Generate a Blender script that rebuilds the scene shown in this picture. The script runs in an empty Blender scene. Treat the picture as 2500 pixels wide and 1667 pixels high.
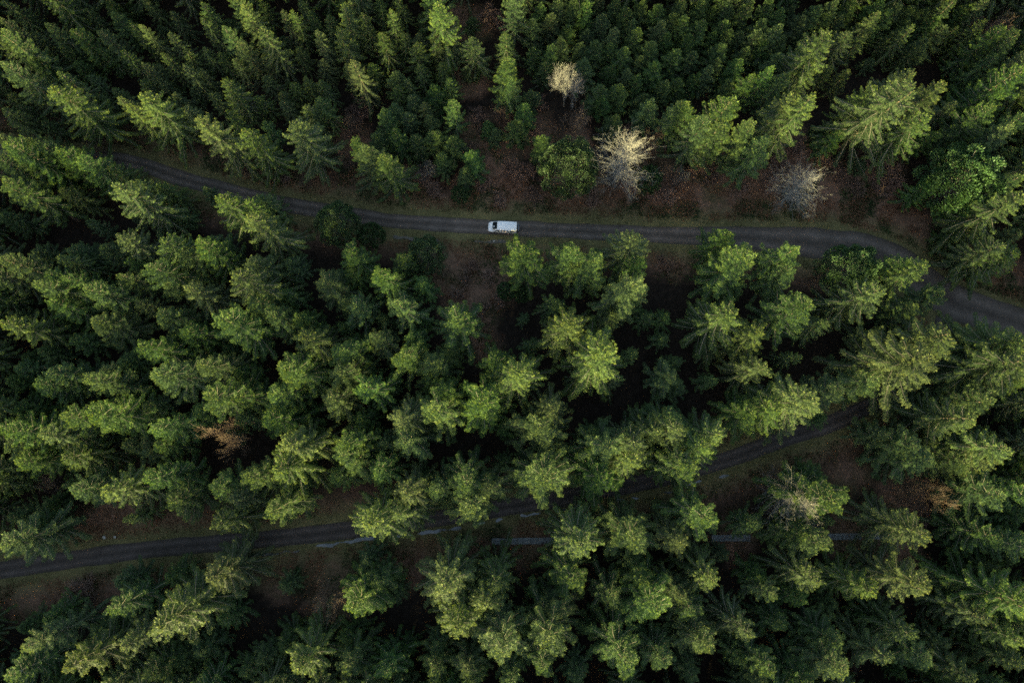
import bpy, math, random
import numpy as np
from mathutils import Vector, Matrix

R = math.radians
random.seed(7)
rng = np.random.default_rng(7)
scn = bpy.context.scene
COL = scn.collection

# ------------------------------------------------------------------ camera
CAM_H = 130.0
TILT = R(6.8)                     # looking almost straight down, leaning a little towards +Y
F_PX = 1667.0                     # focal length in photograph pixels (2500 wide)
cam_d = bpy.data.cameras.new("camera")
cam = bpy.data.objects.new("camera", cam_d)
COL.objects.link(cam)
cam_d.sensor_fit = 'HORIZONTAL'
cam_d.sensor_width = 36.0
cam_d.lens = F_PX / 2500.0 * 36.0
cam_d.clip_start = 1.0
cam_d.clip_end = 3000.0
cam.location = (0, 0, CAM_H)
cam.rotation_euler = (TILT, 0, 0)
scn.camera = cam

# ------------------------------------------------------------------ sky, sun, exposure
SUN_EL, SUN_ROT = R(7.5), R(197.0)          # low winter sun from the bottom of the picture
world = bpy.data.worlds.new("World")
scn.world = world
world.use_nodes = True
wn = world.node_tree
wn.nodes.clear()
sky = wn.nodes.new("ShaderNodeTexSky")
sky.sky_type = 'NISHITA'
sky.sun_disc = False
sky.sun_elevation = SUN_EL
sky.sun_rotation = SUN_ROT
sky.air_density = 0.9
sky.dust_density = 2.0
sky.ozone_density = 0.6
bg = wn.nodes.new("ShaderNodeBackground")
bg.inputs["Strength"].default_value = 0.085
wo = wn.nodes.new("ShaderNodeOutputWorld")
wn.links.new(sky.outputs["Color"], bg.inputs["Color"])
wn.links.new(bg.outputs["Background"], wo.inputs["Surface"])

sun_d = bpy.data.lights.new("sun", 'SUN')
sun_d.energy = 5.0
sun_d.angle = R(0.6)
sun_d.color = (1.0, 0.89, 0.40)
sun = bpy.data.objects.new("sun", sun_d)
COL.objects.link(sun)
sdir = Vector((math.sin(SUN_ROT) * math.cos(SUN_EL), math.cos(SUN_ROT) * math.cos(SUN_EL), math.sin(SUN_EL)))
sun.rotation_euler = sdir.to_track_quat('Z', 'Y').to_euler()
sun.location = (0, 0, 200)

vs = scn.view_settings
vs.view_transform = 'Standard'
vs.look = 'None'
vs.gamma = 1.0
vs.use_curve_mapping = False
vs.exposure = 2.85
scn.cycles.max_bounces = 4
scn.cycles.diffuse_bounces = 2
scn.cycles.transmission_bounces = 4
scn.cycles.use_denoising = False
scn.cycles.adaptive_threshold = 0.012
scn.cycles.filter_width = 1.6

# ------------------------------------------------------------------ helpers
CT, ST = math.cos(TILT), math.sin(TILT)

def at(px, py, z=0.0):
    """Point of the place at height z seen at photograph pixel (px, py)."""
    cx, cy = (px - 1250.0) / F_PX, (833.5 - py) / F_PX
    d = (cx, cy * CT + ST, cy * ST - CT)
    t = (z - CAM_H) / d[2]
    return (d[0] * t, d[1] * t)

def pix(x, y, z):
    """Photograph pixel of a point of the place."""
    zz = z - CAM_H
    yc = y * CT + zz * ST
    zc = -y * ST + zz * CT
    return (1250.0 + F_PX * x / -zc, 833.5 - F_PX * yc / -zc)

def tag(o, label=None, cat=None, group=None, kind=None):
    if label: o["label"] = label
    if cat: o["category"] = cat
    if group: o["group"] = group
    if kind: o["kind"] = kind
    return o

def link(name, me, parent=None):
    o = bpy.data.objects.new(name, me)
    COL.objects.link(o)
    if parent is not None:
        o.parent = parent
    return o

def mesh_np(name, verts, faces_list, mats, mat_idx=None, attr=None, smooth=False):
    """faces_list: list of (n,k) index arrays; mat_idx: one array per face in order."""
    me = bpy.data.meshes.new(name)
    verts = np.asarray(verts, dtype=np.float32)
    me.vertices.add(len(verts))
    me.vertices.foreach_set("co", verts.ravel())
    starts, tot, idx = [], [], []
    off = 0
    for f in faces_list:
        f = np.asarray(f, dtype=np.int32)
        if len(f) == 0:
            continue
        n, k = f.shape
        starts.append(off + np.arange(n) * k)
        tot.append(np.full(n, k))
        idx.append(f.ravel())
        off += n * k
    idx = np.concatenate(idx); starts = np.concatenate(starts); tot = np.concatenate(tot)
    me.loops.add(len(idx))
    me.loops.foreach_set("vertex_index", idx.astype(np.int32))
    me.polygons.add(len(starts))
    me.polygons.foreach_set("loop_start", starts.astype(np.int32))
    me.polygons.foreach_set("loop_total", tot.astype(np.int32))
    for m in mats:
        me.materials.append(m)
    if mat_idx is not None:
        me.polygons.foreach_set("material_index", np.asarray(mat_idx, dtype=np.int32))
    me.polygons.foreach_set("use_smooth", np.full(len(starts), smooth))
    me.update(calc_edges=True)
    if attr is not None:
        for nm, (dom, arr) in attr.items():
            a = me.attributes.new(nm, 'FLOAT', dom)
            a.data.foreach_set("value", np.asarray(arr, dtype=np.float32))
    me.validate()
    return me

# value noise used for terrain, scattering and road wear
_tab = rng.random((256, 256)).astype(np.float32)
def vnoise(x, y, s=1.0, o=0):
    x = np.asarray(x, dtype=np.float64) / s + 37.3 + o * 17.7
    y = np.asarray(y, dtype=np.float64) / s + 11.9 + o * 29.1
    xi, yi = np.floor(x).astype(int), np.floor(y).astype(int)
    fx, fy = x - xi, y - yi
    fx, fy = fx * fx * (3 - 2 * fx), fy * fy * (3 - 2 * fy)
    a = _tab[xi % 256, yi % 256]; b = _tab[(xi + 1) % 256, yi % 256]
    c = _tab[xi % 256, (yi + 1) % 256]; d = _tab[(xi + 1) % 256, (yi + 1) % 256]
    return (a * (1 - fx) + b * fx) * (1 - fy) + (c * (1 - fx) + d * fx) * fy

# ------------------------------------------------------------------ materials
class NT:
    def __init__(s, name):
        s.m = bpy.data.materials.new(name); s.m.use_nodes = True
        s.t = s.m.node_tree; s.t.nodes.clear()
        s.out = s.t.nodes.new("ShaderNodeOutputMaterial")
    def n(s, kind, **kw):
        nd = s.t.nodes.new(kind)
        for k, v in kw.items():
            if k in nd.inputs: nd.inputs[k].default_value = v
            else: setattr(nd, k, v)
        return nd
    def l(s, a, b): s.t.links.new(a, b)
    def ramp(s, fac, stops):
        r = s.n("ShaderNodeValToRGB")
        el = r.color_ramp.elements
        while len(el) < len(stops): el.new(0.5)
        for e, (p, c) in zip(el, stops):
            e.position = p; e.color = (*c, 1)
        if fac is not None: s.l(fac, r.inputs["Fac"])
        return r.outputs["Color"]
    def noise(s, scale, detail=4, rough=0.55, vec=None, dist=0.0):
        nd = s.n("ShaderNodeTexNoise", Scale=scale, Detail=detail, Roughness=rough, Distortion=dist)
        if vec is None:
            vec = s.n("ShaderNodeNewGeometry").outputs["Position"]
        s.l(vec, nd.inputs["Vector"])
        return nd.outputs["Fac"]
    def attr(s, name):
        return s.n("ShaderNodeAttribute", attribute_name=name).outputs["Fac"]
    def mix(s, fac, a, b, bt='MIX'):
        nd = s.n("ShaderNodeMix", data_type='RGBA', blend_type=bt)
        for v, i in ((fac, 0), (a, 6), (b, 7)):
            if hasattr(v, "links") or hasattr(v, "is_linked"): s.l(v, nd.inputs[i])
            elif i == 0: nd.inputs[0].default_value = v
            else: nd.inputs[i].default_value = (*v, 1)
        return nd.outputs[2]
    def math(s, op, a, b=0.0):
        nd = s.n("ShaderNodeMath", operation=op)
        for v, i in ((a, 0), (b, 1)):
            if hasattr(v, "is_linked"): s.l(v, nd.inputs[i])
            else: nd.inputs[i].default_value = v
        return nd.outputs[0]

def simple_mat(name, col, rough=0.5, metal=0.0, spec=0.5, var=0.06, scale=3.0, emit=None):
    t = NT(name)
    b = t.n("ShaderNodeBsdfPrincipled", Roughness=rough, Metallic=metal)
    b.inputs["Specular IOR Level"].default_value = spec
    n = t.noise(scale)
    c = t.mix(n, tuple(x * (1 - var) for x in col), tuple(min(1, x * (1 + var)) for x in col))
    t.l(c, b.inputs["Base Color"])
    t.l(b.outputs[0], t.out.inputs["Surface"])
    return t.m

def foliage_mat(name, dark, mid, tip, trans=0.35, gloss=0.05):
    """Needle foliage: colour from the age of the shoot (tint; contrast raised to paint shade between lobes) and from the individual tree."""
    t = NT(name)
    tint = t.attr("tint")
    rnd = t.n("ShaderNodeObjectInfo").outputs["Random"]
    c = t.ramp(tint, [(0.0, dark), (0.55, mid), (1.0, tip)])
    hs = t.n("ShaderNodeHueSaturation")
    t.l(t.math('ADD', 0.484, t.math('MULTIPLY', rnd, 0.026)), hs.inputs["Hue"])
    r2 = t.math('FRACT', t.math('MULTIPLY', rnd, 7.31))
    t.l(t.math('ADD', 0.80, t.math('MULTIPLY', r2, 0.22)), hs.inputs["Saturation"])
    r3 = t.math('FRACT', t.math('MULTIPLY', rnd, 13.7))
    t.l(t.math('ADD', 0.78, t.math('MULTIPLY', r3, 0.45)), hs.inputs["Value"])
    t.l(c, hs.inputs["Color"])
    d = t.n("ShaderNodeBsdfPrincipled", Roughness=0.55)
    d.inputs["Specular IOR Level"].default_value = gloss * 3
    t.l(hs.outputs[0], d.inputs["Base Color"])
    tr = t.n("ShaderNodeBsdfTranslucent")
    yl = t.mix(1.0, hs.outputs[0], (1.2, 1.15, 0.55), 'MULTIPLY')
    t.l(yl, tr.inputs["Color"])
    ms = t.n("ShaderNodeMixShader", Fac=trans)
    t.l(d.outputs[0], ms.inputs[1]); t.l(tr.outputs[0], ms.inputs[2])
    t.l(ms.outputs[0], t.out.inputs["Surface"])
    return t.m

def bark_mat(name, a, b, rough=0.9, scale=9.0):
    t = NT(name)
    n = t.noise(scale, 5, 0.65)
    rnd = t.n("ShaderNodeObjectInfo").outputs["Random"]
    c = t.ramp(n, [(0.3, a), (0.7, b)])
    hs = t.n("ShaderNodeHueSaturation")
    t.l(t.math('ADD', 0.75, t.math('MULTIPLY', rnd, 0.5)), hs.inputs["Value"])
    t.l(c, hs.inputs["Color"])
    p = t.n("ShaderNodeBsdfPrincipled", Roughness=rough)
    p.inputs["Specular IOR Level"].default_value = 0.2
    t.l(hs.outputs[0], p.inputs["Base Color"])
    t.l(p.outputs[0], t.out.inputs["Surface"])
    return t.m

M = {}
M["spruce"] = foliage_mat("spruce_needles", (0.020, 0.041, 0.014), (0.058, 0.101, 0.026), (0.140, 0.176, 0.026))
M["fir"] = foliage_mat("fir_needles", (0.017, 0.041, 0.015), (0.050, 0.101, 0.027), (0.130, 0.177, 0.027))
M["young"] = foliage_mat("young_needles", (0.017, 0.039, 0.015), (0.047, 0.092, 0.028), (0.106, 0.152, 0.032))
M["dome"] = foliage_mat("evergreen_leaves", (0.018, 0.046, 0.016), (0.042, 0.092, 0.028), (0.085, 0.140, 0.036), trans=0.25, gloss=0.12)
M["twig"] = bark_mat("conifer_twig_wood", (0.10, 0.085, 0.06), (0.26, 0.24, 0.19))
M["bark"] = bark_mat("conifer_bark", (0.07, 0.05, 0.035), (0.16, 0.12, 0.09))
M["pale_bark"] = bark_mat("pale_bare_bark", (0.100, 0.096, 0.086), (0.22, 0.213, 0.196))
M["red_twig"] = bark_mat("reddish_twig_bark", (0.14, 0.088, 0.066), (0.29, 0.195, 0.150))
M["brown_twig"] = bark_mat("brown_twig_bark", (0.085, 0.062, 0.046), (0.17, 0.118, 0.085))

# ground: leaf litter, soil, moss and dead bracken
t = NT("forest_floor")
pos = t.n("ShaderNodeNewGeometry").outputs["Position"]
n1 = t.noise(0.09, 5, 0.6, pos, 0.4); n2 = t.noise(0.9, 6, 0.7, pos); n3 = t.noise(6.0, 4, 0.7, pos)
litter = t.ramp(n2, [(0.25, (0.080, 0.050, 0.032)), (0.5, (0.155, 0.092, 0.060)), (0.72, (0.25, 0.140, 0.090))])
moss = t.ramp(n3, [(0.3, (0.030, 0.036, 0.014)), (0.7, (0.080, 0.082, 0.032))])
grass = t.ramp(n3, [(0.25, (0.085, 0.072, 0.034)), (0.5, (0.140, 0.122, 0.050)), (0.75, (0.21, 0.165, 0.080))])
mo = t.ramp(n1, [(0.50, (0, 0, 0)), (0.66, (0.8, 0.8, 0.8))])
c = t.mix(mo, litter, moss)
needles = t.ramp(n2, [(0.3, (0.012, 0.009, 0.007)), (0.7, (0.030, 0.022, 0.016))])  # needle litter, blackened so shade under closed crowns sits in the colour
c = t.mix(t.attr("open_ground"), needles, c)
vg = t.math('MULTIPLY', t.attr("verge"), t.math('ADD', 0.55, t.noise(0.55, 4, 0.6, pos)))
vgc = t.n("ShaderNodeClamp"); t.l(vg, vgc.inputs[0])
c = t.mix(vgc.outputs[0], c, grass)
c = t.mix(t.math('MULTIPLY', t.math('GREATER_THAN', n3, 0.66), 0.35), c, (0.17, 0.10, 0.07))
b = t.n("ShaderNodeBsdfPrincipled", Roughness=0.95)
b.inputs["Specular IOR Level"].default_value = 0.1
t.l(c, b.inputs["Base Color"])
bp = t.n("ShaderNodeBump", Strength=0.8, Distance=0.25)
t.l(t.math('ADD', n2, t.math('MULTIPLY', n3, 0.4)), bp.inputs["Height"])
t.l(bp.outputs[0], b.inputs["Normal"])
t.l(b.outputs[0], t.out.inputs["Surface"])
M["ground"] = t.m

# worn asphalt: paler wheel tracks, dark middle and damp edges
t = NT("worn_asphalt")
pos = t.n("ShaderNodeNewGeometry").outputs["Position"]
ac = t.attr("across")                       # -1 .. 1 across the carriageway
tr = t.math('ABSOLUTE', t.math('SUBTRACT', t.math('ABSOLUTE', ac), 0.5))
tr = t.math('SUBTRACT', 1.0, t.math('MULTIPLY', tr, 2.6))
n1 = t.noise(0.35, 5, 0.6, pos); n2 = t.noise(14, 3, 0.7, pos); n3 = t.noise(1.8, 5, 0.65, pos)
f = t.math('ADD', t.math('MULTIPLY', tr, 0.22), t.math('ADD', t.math('MULTIPLY', n1, 0.6), t.math('MULTIPLY', n2, 0.35)))
c = t.ramp(f, [(0.36, (0.058, 0.044, 0.034)), (0.60, (0.102, 0.078, 0.062)), (0.82, (0.170, 0.132, 0.108))])
edge = t.math('GREATER_THAN', t.math('ADD', t.math('ABSOLUTE', ac), t.math('MULTIPLY', n3, 0.30)), 1.10)
c = t.mix(t.math('MULTIPLY', edge, 0.7), c, (0.060, 0.050, 0.030))
b = t.n("ShaderNodeBsdfPrincipled", Roughness=0.8)
b.inputs["Specular IOR Level"].default_value = 0.3
t.l(c, b.inputs["Base Color"])
bp = t.n("ShaderNodeBump", Strength=0.35, Distance=0.02); t.l(n2, bp.inputs["Height"]); t.l(bp.outputs[0], b.inputs["Normal"])
t.l(b.outputs[0], t.out.inputs["Surface"])
M["asphalt"] = t.m

t = NT("ditch_water")
b = t.n("ShaderNodeBsdfPrincipled", Roughness=0.12)
b.inputs["Base Color"].default_value = (0.10, 0.10, 0.095, 1)
b.inputs["Specular IOR Level"].default_value = 1.0
bp = t.n("ShaderNodeBump", Strength=0.15, Distance=0.05); t.l(t.noise(3.0), bp.inputs["Height"]); t.l(bp.outputs[0], b.inputs["Normal"])
t.l(b.outputs[0], t.out.inputs["Surface"])
M["water"] = t.m
M["mud"] = simple_mat("pale_mud", (0.10, 0.085, 0.062), 0.7, var=0.4, scale=4)
M["slab"] = simple_mat("weathered_concrete", (0.155, 0.16, 0.155), 0.9, var=0.55, scale=2.2)
M["stone"] = simple_mat("pale_stone", (0.42, 0.40, 0.35), 0.85, var=0.2, scale=4)

def leaf_stuff(name, stops, trans=0.2):
    t = NT(name)
    c = t.ramp(t.attr("tint"), stops)
    d = t.n("ShaderNodeBsdfPrincipled", Roughness=0.85); d.inputs["Specular IOR Level"].default_value = 0.15
    tr = t.n("ShaderNodeBsdfTranslucent")
    t.l(c, d.inputs["Base Color"]); t.l(c, tr.inputs["Color"])
    ms = t.n("ShaderNodeMixShader", Fac=trans)
    t.l(d.outputs[0], ms.inputs[1]); t.l(tr.outputs[0], ms.inputs[2])
    t.l(ms.outputs[0], t.out.inputs["Surface"])
    return t.m
M["bracken"] = leaf_stuff("dead_bracken_fronds", [(0, (0.090, 0.045, 0.027)), (0.5, (0.235, 0.120, 0.066)), (1, (0.38, 0.22, 0.12))])
M["grassb"] = leaf_stuff("verge_grass_blades", [(0, (0.055, 0.064, 0.022)), (0.6, (0.14, 0.135, 0.050)), (1, (0.30, 0.235, 0.11))])
M["bramble"] = leaf_stuff("bramble_leaves", [(0, (0.014, 0.032, 0.011)), (0.6, (0.034, 0.066, 0.020)), (1, (0.070, 0.105, 0.032))])

# ------------------------------------------------------------------ roads (photograph pixels of the centre line, width in metres)
UP = [(-420, 330, 3.1), (-150, 352, 3.1), (60, 368, 3.1), (200, 384, 3.1), (330, 399, 3.1), (446, 437, 3.1), (563, 467, 3.1), (700, 500, 3.1),
      (850, 523, 3.0), (944, 538, 3.0), (1065, 547, 3.0), (1186, 554, 3.0), (1330, 561, 3.1), (1500, 569, 3.3), (1650, 575, 3.6),
      (1800, 580, 4.4), (1975, 592, 5.9), (2080, 605, 6.4), (2180, 640, 6.8), (2255, 690, 7.0), (2330, 738, 6.6), (2420, 768, 6.2),
      (2520, 800, 6.0), (2700, 860, 5.5), (3000, 940, 5)]
LO = [(-500, 1470, 3.2), (-150, 1418, 3.2), (0, 1392, 3.2), (123, 1373, 3.2), (343, 1343, 3.2), (542, 1325, 3.2), (700, 1311, 3.2), (850, 1294, 3.2),
      (1000, 1276, 3.2), (1200, 1243, 3.2), (1323, 1224, 3.2), (1500, 1191, 3.2), (1640, 1160, 3.2), (1795, 1115, 3.2), (1903, 1074, 3.2),
      (2011, 1040, 3.2), (2084, 1009, 3.2), (2156, 975, 3.2), (2215, 932, 3.2), (2260, 882, 3.3), (2292, 832, 3.6), (2312, 780, 4.2)]

def catmull(pts, step=0.8):
    P = np.array([(*at(p[0], p[1]), p[2]) for p in pts])
    P = np.vstack([2 * P[0] - P[1], P, 2 * P[-1] - P[-2]])
    out = []
    for i in range(1, len(P) - 2):
        p0, p1, p2, p3 = P[i - 1], P[i], P[i + 1], P[i + 2]
        n = max(2, int(np.linalg.norm(p2[:2] - p1[:2]) / step))
        for k in range(n):
            u = k / n
            out.append(0.5 * (2 * p1 + (p2 - p0) * u + (2 * p0 - 5 * p1 + 4 * p2 - p3) * u * u + (3 * p1 - p0 - 3 * p2 + p3) * u ** 3))
    out.append(P[-2])
    return np.array(out)

UPC, LOC = catmull(UP), catmull(LO)
def normals2(C):
    d = np.gradient(C[:, :2], axis=0)
    d /= np.linalg.norm(d, axis=1)[:, None]
    return np.stack([-d[:, 1], d[:, 0]], 1)          # left of the travel direction (+Y side)
UPN, LON = normals2(UPC), normals2(LOC)

def road_dist(x, y):
    """Distance to the nearest road edge (negative on the road)."""
    x = np.atleast_1d(x).astype(float); y = np.atleast_1d(y).astype(float)
    best = np.full(x.shape, 1e9)
    for C in (UPC, LOC):
        S = C[::2]
        for a in range(0, len(x), 20000):
            xs, ys = x[a:a + 20000, None], y[a:a + 20000, None]
            d = np.sqrt((xs - S[:, 0]) ** 2 + (ys - S[:, 1]) ** 2) - S[:, 2] / 2
            best[a:a + 20000] = np.minimum(best[a:a + 20000], d.min(1))
    return best

def ground_z(x, y, rd=None):
    if rd is None: rd = road_dist(x, y)
    k = np.clip((rd - 1.0) / 5.0, 0, 1)
    far = np.clip((np.hypot(x, y) - 120) / 200, 0, 1)
    return k * ((vnoise(x, y, 9) - 0.5) * 0.9 + (vnoise(x, y, 3, 1) - 0.5) * 0.35 + far * (vnoise(x, y, 60, 2) - 0.5) * 6)

# open ground of the photograph (px, py, radius in metres)
OPEN = [(1140, 60, 5), (1150, 200, 4), (1180, 340, 6), (1030, 300, 4), (1300, 330, 5), (1420, 350, 4), (1000, 440, 5), (1200, 450, 7), (1400, 450, 6), (1600, 450, 7), (1750, 460, 8),
        (1900, 470, 8), (2050, 480, 8), (2150, 500, 6), (1950, 390, 6), (2150, 420, 5), (1120, 640, 7), (1200, 680, 6), (1150, 780, 6), (1180, 840, 4), (1640, 640, 4),
         (2000, 640, 4), (300, 1300, 6), (250, 1270, 5), (450, 1290, 5), (650, 1280, 5), (100, 1440, 6), (250, 1420, 5), (700, 1370, 6),
        (800, 1380, 6), (950, 1400, 5), (1100, 1340, 6), (1280, 1320, 6), (1250, 1270, 6), (1800, 1310, 5), (2100, 1300, 6), (2200, 1360, 5), (820, 1480, 5), (780, 1350, 5),
        (2200, 1180, 6), (2080, 1160, 5), (320, 380, 4), (220, 340, 4), (850, 330, 5), (560, 400, 5), (700, 440, 4), (2300, 600, 5), (2450, 680, 5), (2230, 550, 5), (2350, 640, 5), (2420, 700, 5), (2120, 530, 5)]
# ground sheet
def axis(lo, hi):
    a = np.arange(lo, hi, 1.25)
    g = [hi]
    while g[-1] < 700: g.append(g[-1] + max(3, (g[-1] - hi) * 0.25))
    h = [lo]
    while h[-1] > -700: h.append(h[-1] - max(3, (lo - h[-1]) * 0.25))
    return np.array(h[:0:-1] + list(a) + g)
gx, gy = axis(-125, 125), axis(-65, 105)
X, Y = np.meshgrid(gx, gy)
rd = road_dist(X.ravel(), Y.ravel())
Z = ground_z(X.ravel(), Y.ravel(), rd) - 0.02
nx, ny = len(gx), len(gy)
ii = np.arange(nx * ny).reshape(ny, nx)
F = np.stack([ii[:-1, :-1], ii[:-1, 1:], ii[1:, 1:], ii[1:, :-1]], -1).reshape(-1, 4)
verge = np.clip(1.25 - rd / 3.6, 0, 1)
XYG = np.stack([X.ravel(), Y.ravel()], 1)
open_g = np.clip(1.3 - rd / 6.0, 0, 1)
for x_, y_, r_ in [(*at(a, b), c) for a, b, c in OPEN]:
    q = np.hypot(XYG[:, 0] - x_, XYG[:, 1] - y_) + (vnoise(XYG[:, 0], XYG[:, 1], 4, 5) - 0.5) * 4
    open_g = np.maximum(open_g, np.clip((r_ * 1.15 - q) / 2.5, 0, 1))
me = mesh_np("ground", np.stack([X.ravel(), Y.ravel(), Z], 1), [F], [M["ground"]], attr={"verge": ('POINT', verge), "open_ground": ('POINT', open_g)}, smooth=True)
tag(link("ground", me), kind="structure")

def ribbon(name, C, N, mat, z):
    ac = np.array([-1.0, -0.75, -0.5, -0.25, 0, 0.25, 0.5, 0.75, 1.0])
    n = len(C)
    wob = 1 + 0.16 * (vnoise(np.arange(n), np.zeros(n), 3, 3) - 0.5) + 0.12 * (vnoise(np.arange(n), np.zeros(n), 9, 4) - 0.5)
    V = C[:, None, :2] + N[:, None, :] * (ac[None, :, None] * (C[:, 2] * 0.5 * wob)[:, None, None])
    zz = z + 0.035 * (1 - np.abs(ac)[None, :] ** 2) * np.ones((n, 1))
    V = np.concatenate([V, zz[:, :, None]], 2).reshape(-1, 3)
    k = len(ac)
    ii = np.arange(n * k).reshape(n, k)
    F = np.stack([ii[:-1, 1:], ii[:-1, :-1], ii[1:, :-1], ii[1:, 1:]], -1).reshape(-1, 4)
    me = mesh_np(name, V, [F], [mat], attr={"across": ('POINT', np.tile(ac, n))}, smooth=True)
    return tag(link(name, me), kind="structure")
ribbon("forest_road", UPC, UPN, M["asphalt"], 0.0)
M["shaded_asphalt"] = M["asphalt"].copy()  # darker copy for the lower track: deeper shade painted into the asphalt colour
M["shaded_asphalt"].name = "shade_darkened_asphalt"
for e in [n_ for n_ in M["shaded_asphalt"].node_tree.nodes if n_.type == 'VALTORGB'][0].color_ramp.elements:
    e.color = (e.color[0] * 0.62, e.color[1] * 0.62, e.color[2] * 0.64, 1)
ribbon("lower_track", LOC, LON, M["shaded_asphalt"], 0.0)

# ------------------------------------------------------------------ conifer builder
class Quads:
    def __init__(s): s.v, s.t, s.m = [], [], []
    def strips(s, p, d, side, L, W, tint, mat=0):
        """Tapered blades: p base, d direction, side across; arrays of n."""
        n = len(p); taper = mat == 0
        L = np.broadcast_to(L, (n,))[:, None]; W = np.broadcast_to(W, (n,))[:, None]
        a = p - side * W * 0.4; b = p + side * W * 0.4
        if taper:                                       # a needle shoot: kite
            m = p + d * L * 0.45; e = p + d * L
            s.v.append(np.stack([p, m + side * W * 0.6, e, m - side * W * 0.6], 1).reshape(-1, 3))
        else:                                           # a piece of wood
            e = p + d * L
            s.v.append(np.stack([a, b, e + side * W * 0.3, e - side * W * 0.3], 1).reshape(-1, 3))
        s.t.append(np.broadcast_to(tint, (n,)).astype(float)); s.m.append(np.full(n, mat))
    def mesh(s, name, mats):
        V = np.concatenate(s.v); n = len(V) // 4
        F = np.arange(n * 4).reshape(n, 4)
        return mesh_np(name, V, [F], mats, np.concatenate(s.m), {"tint": ('FACE', np.clip(np.concatenate(s.t), 0, 1))})

def unit(v): return v / np.maximum(np.linalg.norm(v, axis=-1, keepdims=True), 1e-9)

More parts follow.
